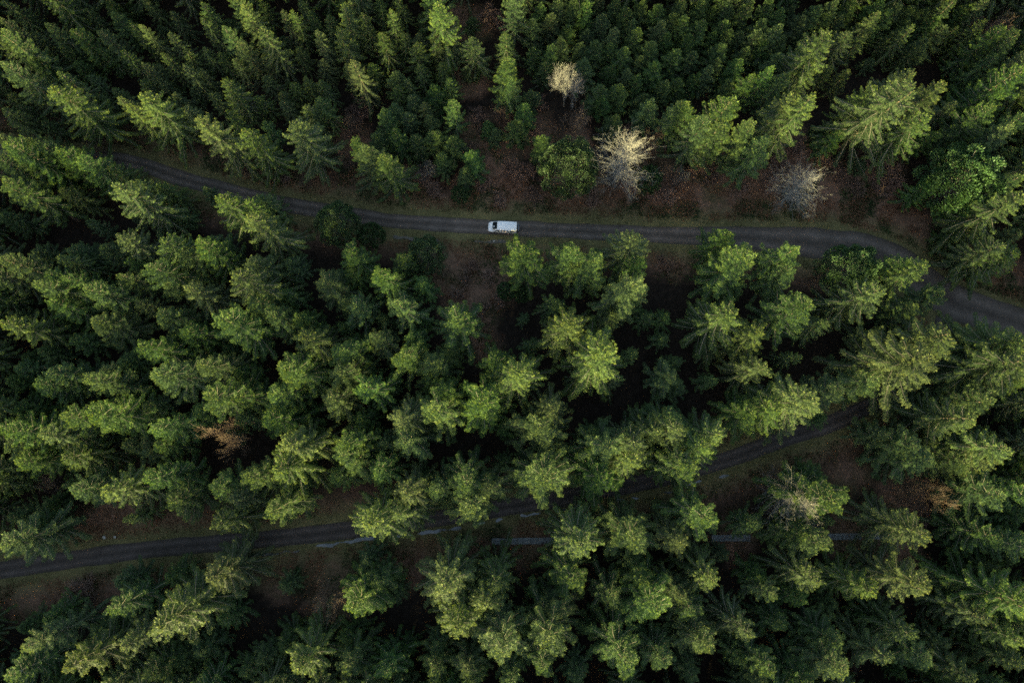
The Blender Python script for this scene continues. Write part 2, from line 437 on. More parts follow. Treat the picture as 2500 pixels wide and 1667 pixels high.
def conifer(seed, h, Rm, kind, detail=1.0):
    """One crown; the trunk is built apart. kind: spruce, fir, young."""
    g = np.random.default_rng(seed)
    Q = Quads()
    z0 = h * {"spruce": 0.16, "fir": 0.16, "young": 0.06}[kind]
    sp = {"spruce": 1.05, "fir": 1.22, "young": 0.76}[kind]
    per = {"spruce": 7, "fir": 7, "young": 6}[kind]
    lean = g.normal(0, 0.012, 2)
    lob = g.uniform(0, 6.28, 3)
    z = h * 0.985
    while z > z0:
        t = (z - z0) / (h - z0)                     # 1 at the top
        prof = {"spruce": (1 - t) ** 0.56, "fir": min(1.0, (1 - t) * 1.08) ** 0.52,
                "young": (1 - t) ** 0.58}[kind]
        k = max(3, int(round(per * (0.75 + 0.25 * g.random()))))
        
        a0 = g.uniform(0, 6.28)
        for i in range(k):
            az = a0 + 6.283 * i / k + g.normal(0, 0.16)
            irregular = 1 + 0.13 * math.sin(2 * az + lob[0]) + 0.09 * math.sin(3 * az + lob[1] + z * 0.3)
            L = max(0.28, Rm * prof * irregular * g.uniform(0.66, 1.16))
            if g.random() < 0.07: L *= 0.55
            if kind == "spruce": el = 0.72 * t ** 2.2 - 0.12 + g.normal(0, 0.10); droop, up = 0.42, 0.30
            elif kind == "fir": el = 0.70 * t ** 2.0 + 0.06 + g.normal(0, 0.12); droop, up = 0.30, 0.34
            else: el = 0.70 * t ** 1.8 + 0.10 + g.normal(0, 0.10); droop, up = 0.24, 0.22
            ca, sa = math.cos(az), math.sin(az)
            o = np.array([lean[0] * z, lean[1] * z, z + g.uniform(-0.2, 0.2)])
            rad = np.array([ca, sa, 0.0]); tan = np.array([-sa, ca, 0.0]); zz = np.array([0, 0, 1.0])
            bend = g.normal(0, 0.12); tone = g.normal(0.03, 0.08)
            low = 1.0
            step = {"spruce": 0.21, "fir": 0.21, "young": 0.19}[kind] / (detail * low)
            n = max(4, int(L / step))
            s = (np.arange(n) + 0.7) / n
            def axis_pt(s):
                s = np.asarray(s)[:, None]
                return (o + rad * (s * L * math.cos(el)) + zz * (L * (s * math.sin(el) - droop * s ** 2 + up * s ** 3.2)) + tan * (bend * L * s ** 2))
            P = axis_pt(s)
            D = unit(axis_pt(s + 0.03) - P)
            # wood of the branch: visible grey rib near the stem
            nn = 4
            sw = np.linspace(0, 0.85, nn + 1); A = axis_pt(sw)
            dw = A[1:] - A[:-1]; Lw = np.linalg.norm(dw, axis=1)
            rw = 0.028 * (0.4 + L / 3.2) * (1 - sw[:-1] * 0.8)
            Q.strips(A[:-1] + [0, 0, 0.02], unit(dw), np.broadcast_to(tan, (nn, 3)), Lw * 1.25, rw * 2.2, 0.5, 1)
            # secondary shoots, left and right
            for sg in (-1, 1):
                if kind == "spruce":
                    sl = L * 0.30 * (np.sin(np.pi * np.clip(s * 0.80 + 0.16, 0, 1)) ** 0.8) * (1.05 - 0.45 * s) + 0.14
                    sl = np.minimum(sl, 0.60)
                    ang = 0.95 - 0.35 * s
                elif kind == "fir":
                    sl = min(L, 3.0) * 0.30 * np.clip(2.3 * (s + 0.10) ** 0.6 * (1.03 - s) ** 0.8, 0, 1.1) + 0.09
                    sl = np.minimum(sl, 0.54)
                    ang = 0.95 - 0.40 * s
                else:
                    sl = L * 0.36 * np.sin(np.pi * np.clip(s * 0.76 + 0.18, 0, 1)) ** 0.9 + 0.13
                    sl = np.minimum(sl, 0.60)
                    ang = 0.90 - 0.35 * s
                sl = sl * g.uniform(0.72, 1.15, n)
                ang = ang + g.normal(0, 0.12, n)
                sd = unit(D * np.cos(ang)[:, None] + tan * (sg * np.sin(ang))[:, None] + zz * (g.normal({"spruce": -0.50, "fir": -0.44, "young": -0.42}[kind], 0.10, n))[:, None])
                up_v = unit(np.cross(sd, np.cross(zz, sd)) + g.normal(0, 0.22, (n, 3)))
                sid = unit(np.cross(sd, up_v))
                ti = 0.04 + 0.55 * s ** 1.7 + tone + g.normal(0, 0.08, n)  # older inner needles, darkened further to paint shade between lobes
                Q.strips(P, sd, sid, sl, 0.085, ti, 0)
                # tertiary shoots along each secondary
                dens = {"spruce": 0.135, "fir": 0.13, "young": 0.14}[kind] / (detail * low)
                cnt = np.maximum(1, (sl / dens).astype(int))
                idx = np.repeat(np.arange(n), cnt)
                u = (np.concatenate([np.arange(c) for c in cnt]) + 0.8) / (cnt[idx] + 0.4)
                for s2 in (-1, 1):
                    m = len(idx)
                    pp = P[idx] + sd[idx] * (sl[idx] * u)[:, None]
                    an = 0.85 + g.normal(0, 0.18, m)
                    td = unit(sd[idx] * np.cos(an)[:, None] + sid[idx] * (s2 * np.sin(an))[:, None] + zz * g.normal(-0.15 if kind == "spruce" else 0.0, 0.28, m)[:, None])
                    sid2 = unit(np.cross(td, up_v[idx] + g.normal(0, 0.38, (m, 3))))
                    tl = 0.19 * (1.15 - 0.55 * u) * g.uniform(0.7, 1.3, m) * (1.0 if kind != "fir" else 1.15)
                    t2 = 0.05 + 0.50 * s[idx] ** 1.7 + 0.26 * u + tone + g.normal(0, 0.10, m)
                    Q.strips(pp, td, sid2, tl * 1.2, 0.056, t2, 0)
            # end shoots
            m = 5
            pe = np.repeat(axis_pt([0.97]), m, 0) + g.normal(0, 0.05, (m, 3))
            de = unit(np.repeat(D[-1:], m, 0) + g.normal(0, 0.26, (m, 3)))
            Q.strips(pe, de, unit(np.cross(de, g.normal(0, 1, (m, 3)))), 0.24, 0.055, 0.75 + g.normal(0, 0.15, m), 0)
        z -= sp * (0.40 + 0.85 * (1 - t) ** 0.6) * g.uniform(0.8, 1.2)
    # leader
    m = 26
    pz = h * 0.965 + g.random(m) * h * 0.035
    de = unit(np.stack([g.normal(0, 0.7, m), g.normal(0, 0.7, m), g.uniform(0.3, 1.0, m)], 1))
    Q.strips(np.stack([lean[0] * pz, lean[1] * pz, pz], 1), de, unit(np.cross(de, g.normal(0, 1, (m, 3)))), 0.26, 0.06, 0.8, 0)
    return Q.mesh("crown_" + kind, [M[kind], M["twig"]])

def dome_crown(seed, h, Rm):
    """Broad dark evergreen: rounded lobes of leafy sprays on upswept limbs."""
    g = np.random.default_rng(seed)
    Q = Quads()
    nl = 130
    for i in range(nl):
        u = (i + 0.5) / nl
        el = math.asin(min(0.999, 0.02 + 0.98 * u)); az = i * 2.39996 + g.normal(0, 0.25)
        rr = g.uniform(0.78, 1.06)
        c = np.array([Rm * rr * math.cos(el) * math.cos(az), Rm * rr * math.cos(el) * math.sin(az), h * 0.34 + (h * 0.64) * rr * math.sin(el)])
        out = unit(np.array([math.cos(el) * math.cos(az), math.cos(el) * math.sin(az), 0.35 + math.sin(el)]))
        n = 170
        lr = g.uniform(0.5, 0.95) * (Rm / 4.5) ** 0.5
        q = unit(g.normal(0, 1, (n, 3)) + out * 0.7)
        p = c + q * (lr * g.uniform(0.35, 1.0, n) ** 0.6)[:, None] * np.array([1, 1, 0.75])
        d = unit(q + out * 0.6 + g.normal(0, 0.45, (n, 3)))
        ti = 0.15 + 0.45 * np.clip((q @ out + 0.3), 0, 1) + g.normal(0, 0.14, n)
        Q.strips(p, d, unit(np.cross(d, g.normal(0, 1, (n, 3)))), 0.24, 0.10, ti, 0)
        m = 4
        base = np.array([0, 0, c[2] * 0.55]); A = base + (c - base) * np.linspace(0, 1, m + 1)[:, None]
        dw = A[1:] - A[:-1]
        Q.strips(A[:-1], unit(dw), unit(np.cross(unit(dw), [0.3, 0.2, 1])), np.linalg.norm(dw, axis=1) * 1.2, 0.07, 0.4, 1)
    return Q.mesh("crown_evergreen", [M["dome"], M["twig"]])

def tube_mesh(name, segs, mat, sides=3):
    """segs: (p0, p1, r0, r1) -> joined tapered tubes."""
    P0 = np.array([s[0] for s in segs]); P1 = np.array([s[1] for s in segs])
    r0 = np.array([s[2] for s in segs]); r1 = np.array([s[3] for s in segs])
    d = unit(P1 - P0)
    ref = np.where(np.abs(d[:, 2:3]) < 0.9, np.array([[0, 0, 1.0]]), np.array([[1.0, 0, 0]]))
    a = unit(np.cross(d, ref)); b = np.cross(d, a)
    ring = []
    for P, r in ((P0, r0), (P1, r1)):
        for k in range(sides):
            th = 6.2832 * k / sides
            ring.append(P + (a * math.cos(th) + b * math.sin(th)) * r[:, None])
    V = np.stack(ring, 1)
    n = len(segs)
    base = np.arange(n)[:, None] * (2 * sides)
    F = []
    for k in range(sides):
        k2 = (k + 1) % sides
        F.append(base + np.array([[k, k2, sides + k2, sides + k]]))
    F = np.stack(F, 1).reshape(-1, 4)
    return mesh_np(name, V.reshape(-1, 3), [F], [mat], smooth=True)

def trunk_mesh(seed, h, r):
    g = np.random.default_rng(seed)
    segs = []
    p = np.array([0, 0, -0.6]); n = 9
    for i in range(n):
        q = np.array([g.normal(0, 0.03), g.normal(0, 0.03), -0.6 + (h * 0.985 + 0.6) * (i + 1) / n])
        flare = 1.35 if i == 0 else 1.0
        segs.append((p, q, r * (1 - i / n) * flare + 0.015, r * (1 - (i + 1) / n) + 0.015))
        p = q
    return tube_mesh("trunk", segs, M["bark"], 7)

def bare_tree(seed, h, spread, stems=1, depth=5, fine=1.0, r0=0.16, upright=0.6, rmin=0.0085):
    """Leafless tree or shrub: (trunk segments, branch segments)."""
    g = np.random.default_rng(seed)
    trunk, br = [], []
    def grow(p, d, L, r, lev):
        n = 3
        nodes = []
        for i in range(n):
            d = unit(d + g.normal(0, 0.13, 3) + np.array([0, 0, 0.05]))
            q = p + d * (L / n)
            ra = r * (1 - 0.22 * i / n * 2); rb = r * (1 - 0.22 * (i + 1) / n * 2)
            (trunk if lev == 0 else br).append((p, q, ra, rb))
            p = q; nodes.append((p.copy(), d.copy(), rb))
        if lev >= depth: return
        k = {0: 6, 1: 5, 2: 4, 3: 4, 4: 3}.get(lev, 3)
        k = max(2, int(round(k * fine)))
        for j in range(k):
            nd = nodes[min(n - 1, int(g.random() * n * 0.999))] if j else nodes[-1]
            az = g.uniform(0, 6.28) if lev else 6.28 * j / k + g.normal(0, 0.3)
            pr = unit(np.cross(nd[1], [math.cos(az), math.sin(az), 0.31]))
            if lev == 0: pr = np.array([math.cos(az), math.sin(az), 0.0])
            an = g.uniform(0.35, 0.85) * (1.0 if lev else 1.15)
            c = unit(nd[1] * math.cos(an) + pr * math.sin(an) + np.array([0, 0, 0.12 * upright]))
            grow(nd[0], c, L * g.uniform(0.50, 0.78), max(rmin, nd[2] * 0.56), lev + 1)
    for s in range(stems):
        a = g.uniform(0, 6.28)
        tilt = (0.05 if stems == 1 else g.uniform(0.15, 0.75))
        d = np.array([math.cos(a) * math.sin(tilt), math.sin(a) * math.sin(tilt), math.cos(tilt)])
        off = np.array([math.cos(a), math.sin(a), 0]) * (0 if stems == 1 else g.uniform(0.05, 0.5))
        grow(off + np.array([0, 0, -0.3]), d, 1.0 if stems == 1 else 0.8, r0, 0)
    allp = np.array([s[1] for s in trunk + br])
    kz = h / allp[:, 2].max()
    rx = np.percentile(np.hypot(allp[:, 0], allp[:, 1]), 97)
    kr = spread / rx
    S = np.array([kr, kr, kz])
    f = lambda L_: [(a * S, b * S, c, d) for a, b, c, d in L_]
    return f(trunk), f(br)

def bare_larch(seed, h, Rm):
    """Leafless tree with one straight stem and fine arching branches all the way down."""
    g = np.random.default_rng(seed)
    tr, br = [], []
    n = 10
    P = [np.array([g.normal(0, 0.06), g.normal(0, 0.06), -0.4 + (h + 0.4) * i / n]) for i in range(n + 1)]
    for i in range(n): tr.append((P[i], P[i + 1], 0.17 * (1 - i / n) + 0.012, 0.17 * (1 - (i + 1) / n) + 0.012))
    z = h * 0.98
    while z > h * 0.10:
        t = z / h
        k = 5
        a0 = g.uniform(0, 6.28)
        for j in range(k):
            az = a0 + 6.283 * j / k + g.normal(0, 0.3)
            L = max(0.5, Rm * min(1, (1 - t) * 1.9) ** 0.55 * (0.62 + 0.38 * t ** 0.3) * g.uniform(0.6, 1.15))
            el = 0.25 + 0.75 * t ** 2 + g.normal(0, 0.12)
            d = np.array([math.cos(az) * math.cos(el), math.sin(az) * math.cos(el), math.sin(el)])
            p = np.array([0, 0, z]); m = 5; nodes = []
            for i in range(m):
                d = unit(d + g.normal(0, 0.10, 3) + np.array([0, 0, 0.05]))
                q = p + d * (L / m)
                br.append((p, q, 0.030 * (1 - i / m) + 0.008, 0.030 * (1 - (i + 1) / m) + 0.008))
                p = q; nodes.append((q, d))
            for i in range(11):
                q, dd = nodes[min(m - 1, int(g.random() * m))]
                dv = unit(dd * 0.8 + g.normal(0, 0.55, 3))
                Lt = L * g.uniform(0.12, 0.30)
                e = q + dv * Lt
                br.append((q, e, 0.010, 0.006))
                for _ in range(2):
                    br.append((q + dv * Lt * 0.5, q + dv * Lt * 0.5 + unit(dv + g.normal(0, 0.6, 3)) * Lt * 0.6, 0.007, 0.005))
        z -= g.uniform(0.45, 0.75)
    return tr, br

PROTO = {"s": [], "f": [], "y": [], "g": []}
for i in range(5): PROTO["s"].append((21.0, 4.3, conifer(100 + i, 21.0, 4.3, "spruce"), trunk_mesh(i, 21.0, 0.24)))
for i in range(6): PROTO["f"].append((21.0, 3.9, conifer(200 + i, 21.0, 3.9, "fir"), trunk_mesh(20 + i, 21.0, 0.26)))
for i in range(4): PROTO["y"].append((11.0, 2.6, conifer(300 + i, 11.0, 2.6, "young"), trunk_mesh(40 + i, 11.0, 0.13)))
for i in range(2): PROTO["g"].append((9.0, 4.0, dome_crown(400 + i, 9.0, 4.0), trunk_mesh(60 + i, 7.0, 0.22)))
BARE = {"b": [], "w": [], "r": []}           # brown-grey tree, pale tree, reddish shrub
def bare_proto(kind, seed, h, sp, mat, **kw):
    tr, br = bare_tree(seed, h, sp, **kw)
    BARE[kind].append((h, sp, tube_mesh("branches", br, M[mat]), tube_mesh("trunk", tr, M[mat], 6)))
for i in range(3): bare_proto("w", 500 + i, 15.0, 4.2, "pale_bark", depth=5, fine=1.15, r0=0.13)
BARE["l"] = []
for i in range(2):
    tr_, br_ = bare_larch(540 + i, 18.0, 5.0)
    BARE["l"].append((18.0, 5.0, tube_mesh("branches", br_, M["pale_bark"]), tube_mesh("trunk", tr_, M["pale_bark"], 6)))
for i in range(3): bare_proto("b", 510 + i, 10.0, 3.4, "brown_twig", depth=5, fine=1.15, r0=0.085)
for i in range(3): bare_proto("r", 520 + i, 4.2, 2.8, "red_twig", stems=7, depth=4, fine=1.0, r0=0.045, rmin=0.012)

# ------------------------------------------------------------------ the trees, read off the photograph tile by tile
# token: x,y in a tile of 850 x 560 photograph pixels enlarged to 2352 x 1550; kind, size, flags (l: catches the sun, d: low and dark)
TILES = {
(0, 0): """60,20,s3 20,130,f2l 590,80,s2 760,90,y3l 730,15,s2 990,5,s2 1370,30,s2l 1370,130,s2l 1170,110,s2 1640,50,s3l 1900,80,s2l
1965,85,s2l 2090,95,y2l 2210,120,s2 2330,60,s3l 2030,0,s2 1760,5,s2 880,170,s2l 960,180,s2l 1140,240,s2l 30,240,f3l 230,230,s2 340,190,f2
520,220,f2 690,210,f2 570,310,s2 680,330,s2 820,340,s2l 1110,360,s2l 1260,350,s2 1380,340,s2 1520,210,f2 1620,300,f2 1780,210,s3l
2110,170,s1 2140,230,s2l 2290,200,s3l 1490,370,s2 1580,400,s2 1800,400,s2 2010,330,s2 2160,410,s2 2340,450,s2l 40,450,f3l 200,400,f2
310,380,s2 420,320,s2 410,510,s3l 340,590,s4l 160,560,s2l 195,610,s2 600,520,s2 960,430,s2l 1040,440,s2 1230,450,s2l 1340,470,s2
950,550,s2 1060,520,s2 1510,560,s3l 1430,650,s2 1740,660,s2 1780,520,s2 1980,560,s2 2070,530,s2 2170,550,s2 1900,640,s2 2150,680,s3
40,630,s2 140,720,s2 770,600,s2 780,670,s3l 860,720,s3l 960,650,s4 650,650,s2 1250,740,s3 1370,800,s4l 1540,770,s2l 1640,880,s4
1920,690,s2 2070,720,s3 1980,860,s4 90,990,f4l 200,960,f3 490,1100,s3 740,1130,s3 420,1280,s3 790,1260,s4l 920,1230,s3 1070,1250,s3
1380,1270,f2d 1520,1340,s4l 1660,1360,s3l 1690,1460,s4l 2240,1470,g3 30,1250,f4 200,1290,f3d 900,1440,f2d 1200,1440,f2d 20,750,s3
1750,1320,s3 30,1450,f3d 330,1090,f3d 150,1100,f3d 20,1080,f3d 240,1150,f2d 250,970,f3 420,1030,f3 560,1080,f3 10,930,f3 130,1040,f3 -60,970,f4 -40,1060,f3 1060,700,s2 1160,640,s2 520,420,f2d 1700,300,s2d 1450,120,s2d 1080,180,s2d 150,120,s2d 420,80,s2d 860,30,s2d
1560,140,s2d 1900,250,s2d 2230,300,s2d 1880,480,s2d 760,430,s2d 1300,620,s2d 300,820,s3d 560,760,s3d""",
(0, 1): """60,30,s2l 170,110,s2l 270,0,s2 350,90,s2l 420,0,s2 690,20,s4 300,250,s3 30,220,s3l 110,430,s3l 210,430,s2 520,320,s3 440,230,s2
540,240,s2 660,230,s2l 770,260,s2 920,260,s3 1140,250,s3 1130,400,f3 1150,530,f2 700,430,s2 560,460,s2 400,590,s2 480,560,s2 650,600,y3
760,560,s2 510,660,y3 570,720,s2 380,730,y3 310,760,y3l 460,780,y3 770,690,f2 380,880,y3l 260,910,y3 130,960,f2 170,1020,f3 320,1070,f3
530,920,y3 640,900,y3 770,940,y3 910,1040,y3 820,1290,g1 1300,620,y2 1260,730,y3 1210,820,y3 1010,830,y1 1060,880,y1 1390,940,y3
1580,1040,g4 2110,1180,g2 1370,40,y3 1480,10,y3 1440,110,y3 1500,270,y3 1440,310,y3 1330,130,y3 1400,430,y2 1690,30,y3 1800,110,y3
1690,200,y2 1870,200,y3 1750,290,y3 1950,70,y3 2020,220,y3 1940,330,y3 1660,420,y3 1850,450,y2 1780,590,y3 1800,660,y2 1910,590,y3
1960,470,y2 2060,30,y3 2170,60,y3 2190,160,y3 2110,300,y3 2150,430,y3 2030,520,y2 2280,110,y3 2290,350,y3 2300,540,y2 2330,10,y3
2110,690,y3l 1880,800,y3 2330,700,f3 1600,10,y3 380,500,y3 1560,60,y2 2230,240,y2 2050,390,y2 1880,10,y3 1770,0,y2 1640,300,y2 1560,180,y2
1850,300,y2 2220,560,y2 2070,640,y2 1990,150,y2 870,480,s1d 960,420,s2d 1330,330,y2 900,130,s2d 560,110,s2d 620,800,y2 700,1050,y2 850,1150,y2""",
(0, 2): """30,10,y3 190,20,y3 60,130,y3 360,20,y3 490,30,y3l 180,160,y3 340,140,y3 370,200,y3 640,20,y3 720,80,y3 600,130,y3 690,190,y3l
560,210,y3 730,260,y3 450,220,y2 320,290,y3 30,370,y3 120,360,y2 230,460,y3 160,510,y2 430,420,y3 380,550,y2 530,500,f2 650,470,f2l
740,500,f2l 700,370,y3 950,60,y3 860,110,y3 1080,20,y3 1190,30,y3 1350,90,s2l 1440,90,y3 1280,130,y3 1390,20,y3 1010,210,s4l 1160,230,s3
1260,250,s2 940,420,s3l 1050,440,s2 1170,490,s2 1600,190,s2l 1490,220,s2 1640,320,s2 1700,280,y3 1810,60,y3 1700,60,y3 1880,10,s2l
1820,180,y3 1890,200,s2 2110,10,s2l 2100,160,s2l 2060,210,s2 1520,40,y3 1600,60,y3 2310,230,f3 2170,380,f2 2320,480,f4l 2150,710,f3l
2330,780,f3 2250,600,f3 360,680,f4l 110,690,f3 190,820,f3l 290,860,f3 900,690,s4l 780,670,s4 530,850,f3 980,890,g1 1340,610,s3l
1590,480,s4 1590,580,s5l 1800,570,s4 1690,780,s4 1880,700,s3 1250,1110,g1 1980,560,f2d 1870,880,f3d 2000,970,f3d 2110,1130,g5l
1950,1110,f3d 2300,1210,f3 2330,1340,s4l 1750,1240,f3d 2150,1420,s2 1100,900,f3d 610,960,f3 470,1000,f3d 90,250,y2 260,60,y2 270,220,y2
480,330,y2 610,300,y2 800,60,y2 880,240,y2 1030,110,y2 1120,120,y2 1560,130,y2 1760,130,y3 1980,60,y3 1950,330,s2d 2020,440,f2d 1400,230,s2d
1330,400,s2d 2200,200,f3 2090,580,f3d 1760,900,f3d 2290,1000,f3d 20,560,y2 300,400,y2 2240,860,f3""",
(1, 0): """800,80,s3l 1070,100,s3l 1350,130,f3l 40,250,f3l 400,220,s2l 330,320,f2l 270,410,f3l 450,370,f2l 600,420,f3l 1010,260,f3l
840,340,f2l 1240,210,f3 1600,340,s4l 1290,430,s3 1130,390,f2 950,520,s2 360,520,f3 660,650,f3 1100,600,f3 1550,650,f4l 1240,730,f3
1850,610,f3 2210,390,f3 2060,750,s3l 2320,520,f2 960,830,f3l 1060,1000,f4l 1370,930,f3l 1920,960,f4l 260,860,f3d 370,1000,f3 570,1070,f3l
260,1060,f3 470,1290,f3l 640,1300,f4l 760,1240,f2 980,1240,f2 1070,1350,f3l 1430,1160,f4l 1340,1260,f2 1640,1290,f2 1830,1320,f4
2240,1190,f3 2310,1020,f3 290,1440,s3l 40,1400,f3l 60,1490,f3 850,1490,f2 970,1480,f2 1070,1490,f2 1930,1490,s4l 2330,1500,f3l 1730,500,f3
1950,260,f3d 1430,90,f3d 1900,460,f3d 2310,830,f3 150,890,f2d 60,620,f3d 50,1060,f3d 1600,980,f3d 1530,830,f2d 700,960,f2 800,920,f3d
1150,1110,f2d 1650,1150,f3 1100,790,f2d 1850,1140,f3l 500,760,f3d 2280,330,f2d 1480,740,f2d 100,960,f3d 2010,620,f2 700,160,f3d 880,210,f2
1180,260,f2d 1720,240,s3 420,640,f2d 180,700,f2d 780,780,f2d 1750,750,f2d 2080,1050,f2d 1250,1050,f2d 130,1250,f3d 900,1150,f2d 1560,1400,f2d
2050,1280,f2d 700,450,f2d 1500,200,f2d 230,160,f3d 500,180,f3d 2150,700,f2d""",
(1, 1): """210,40,g2 100,200,f3 300,310,f3l 440,220,f3d 580,160,g3d 420,530,f3l 90,300,f3d 100,530,f3 800,630,f4 260,770,f3 420,870,f3l
500,770,f2 50,830,f3 570,390,f3d 640,950,f3 190,1110,f3l 620,1030,f2 430,1300,s3l 680,1270,f4l 700,1130,f3 460,1450,f3l 970,1190,f4l
1190,1010,s4l 1090,910,f3 1440,1250,s3l 1340,1390,f4 1550,680,s4l 1790,890,s5l 1560,160,f3l 1710,220,f3l 1270,190,f4 2000,90,s3l
1990,380,f4l 2030,240,f2l 1450,520,f3d 1250,620,f1d 1140,430,g1 1240,450,g1 2230,1010,f4d 2280,930,f2d 2140,1380,s3 2280,1340,f3
2040,1470,s3l 1740,1410,f3d 1840,1490,f3l 150,1330,f3d 50,1500,f3 300,1490,f3d 740,860,f3d 1300,800,f2d 1850,610,s3d 2080,620,f2d
2220,620,f2d 1100,1190,f2d 20,1040,f3 1660,1490,f2d 2200,760,f2d 300,640,f2d 350,1080,f2d 560,640,f2d 1600,260,s4d 1750,340,s3d 1980,500,f3d
1650,1020,s3d 1850,1050,s3d 30,680,f2d 190,960,f2d 820,1290,f2d 1130,1380,f2d 20,1250,f2d 560,1200,f2d""",
(1, 2): """480,230,f4l 800,160,f3l 760,310,f3 370,80,f3 1290,240,g4l 1690,290,s3l 1560,240,f2l 1390,430,s4l 1610,550,f3 1770,470,f2
370,600,s4l 600,740,s3l 600,970,s3l 900,560,f4l 1010,660,s2 1830,740,s4l 1690,920,s5l 1350,1040,f3 940,1220,s4l 1110,1130,f2l 680,1240,s3
520,1290,f3 40,1390,s3l 280,1440,s3l 170,1500,s3l 2340,890,s5 2120,1170,f3l 1970,1280,s4l 2220,1490,s4l 2150,1430,f2 1600,1470,f3
1410,1420,f3d 2340,1070,s3 20,1080,f3d 2300,780,s4 2310,190,s3 2160,240,s3 1560,720,f3d 800,1090,s3d 1050,1350,f2d 300,280,f3d 440,400,f3d
1150,560,s3d 1230,1130,f2d 1850,1190,s3d 250,860,s2d 1900,60,f2d 2050,30,s3d 2300,60,s3d 2200,1080,f2d 2030,1130,f2d""",
(2, 0): """130,60,f3 430,0,s3 500,250,f3 720,260,s4 1000,190,f3l 1180,330,f3 1880,80,s4l 1690,190,f3l 1850,350,f3l 1570,320,s2l 1460,480,s3l
1460,240,f3 30,590,f4 200,480,f3d 800,880,f3d 720,1070,f3l 1060,1150,s5l 1450,760,s4 1490,1120,f3d 200,1280,f3l 820,1300,s3l 480,1430,s4l
570,1330,f2 2020,1420,s4 2330,1450,f3 1030,1490,f3 1210,1410,f3d 1640,1490,f3d 1760,1410,f3d 60,1530,f3l 300,1100,f3d 1920,900,f2d
2330,20,f3l 860,1020,f2d 2280,160,f3d 960,10,f2 1270,250,f2d 1060,60,f2d 300,330,f2d 1950,200,f3d 640,1230,f3d 100,1390,f2d 1350,1330,f3d
1900,1300,f3d 2250,1330,f2d 1130,850,f3d 1280,960,s3d 130,1180,f2d 60,430,f3d""",
(2, 1): """220,480,s4l 410,430,s3 460,270,s3l 650,240,f2l 860,200,f3l 910,430,f3l 1010,270,f3 1400,160,f4l 1750,120,f4 2000,50,s3l 2340,60,s3l
1650,630,s4l 1560,840,f4 2000,560,f4 2280,590,s3 740,890,s4 830,1190,s4l 990,1050,s3l 1070,850,s3 1110,1330,f4l 1460,1290,f4l 1400,1460,f3l
2160,1090,f4l 1870,990,f3 1930,1390,f4l 2200,1410,f3 150,1010,f3l 280,870,f4d 60,1430,f3 300,1490,f3 640,1460,f3 850,1470,f3 900,1545,f2l
270,100,f3 110,60,f3 2090,870,f3 1800,890,f2d 1490,1070,f3 1250,1190,f3d 2290,960,f3 1150,1545,f2l 60,1260,f3d 680,1340,f3d 1620,1510,f2
1990,710,f3d 1230,1440,f2d 560,160,f2d 730,330,f2d 1130,60,f2d 1250,90,f2d 380,960,f2d 1350,960,f2d 1700,1180,f2d 2050,1220,f2d 2340,1250,f2d
180,720,f3d 1880,200,f2d 470,1330,f2d""",
(2, 2): """90,90,s3l 1700,50,f3 1960,60,f3 2190,30,s3l 2200,300,f4 1070,290,f4l 960,160,f3d 180,440,f3l 20,600,f3l 540,510,f2 1000,640,f3l
860,540,f3 1690,540,s4l 2140,550,f3 260,860,s3l 590,840,f3d 670,950,f2l 980,880,s3l 1330,930,s3l 1650,920,s4l 1490,830,s3 480,1210,s3l
200,1320,f3l 100,1090,f3 850,980,f2 720,1150,f2 1060,1020,f2d 1600,1250,s3 1420,1380,s3 1700,1400,f3 1080,1280,f3 1110,1480,f3l 640,1460,f3l
470,1390,f2 2340,1020,s5 2300,1260,s3l 2320,1430,s3 2000,1510,s3 130,1510,f2 600,1540,f2l 900,1540,f3 2290,710,s3d 2060,1110,s3 1460,1100,s3d
1960,650,f2d 2330,560,f3d 310,1180,f2d 900,1250,f2d 1300,1130,f2d 1850,1300,s3d 1900,900,s3d 330,700,f2d 170,720,s3d 2100,1330,f2d
1560,1500,f2d 1820,1510,f3d 2330,420,f3d 1150,820,s2d 2190,820,s3d"""}
BARES = {
(0, 0): """600,930,r4 1780,1110,b2 2040,1210,b1 2310,790,b2 1640,1130,r3 1920,1180,r2""",
(0, 1): """1560,480,w3 1650,740,b4 1980,960,w5 570,1110,w1 1090,700,b2 960,790,r4 1150,1130,r5 1280,1150,r4 2170,890,b3 2270,1100,b2 160,690,r5
60,810,b2 30,1010,b2 2345,1150,w1 450,1250,r3 640,1280,r3 980,1250,r3 1100,1330,r2 1330,1310,r3 1740,1340,r3 2200,1300,r4 2300,1250,r3 880,1010,r3 1380,700,r3 1340,880,r3 560,1200,r3 1010,50,r4 1100,150,r3 2000,870,r3""",
(0, 2): """2290,70,b5 920,1190,w4 70,1150,b1 1040,1100,r5 1480,1110,r5 860,980,r4 1920,710,r4 150,1100,r4 250,1190,r3 450,1240,r3 640,1190,r4 760,1110,r4 1150,1190,r3 1250,1260,r3 1500,1210,r4 1340,1090,r3 1000,970,r3 1420,1020,r3 700,1060,r3 1380,1250,r3""",
(1, 0): """1430,1430,b6""",
(1, 1): """730,310,b1 900,250,r3 1000,330,r3 850,350,r2 1080,480,r3 920,640,r3 800,450,r2 960,560,r3 2230,250,r3""",
(1, 2): """970,350,b2""",
(2, 0): """2180,1040,b6 520,930,r4 220,180,b3 390,190,r3 2300,900,r4 560,1010,r3""",
(2, 1): """40,900,r3""",
(2, 2): """930,350,w6 1860,320,b6 760,680,b2 1250,450,r3 1240,1430,r4 1720,400,r4"""}

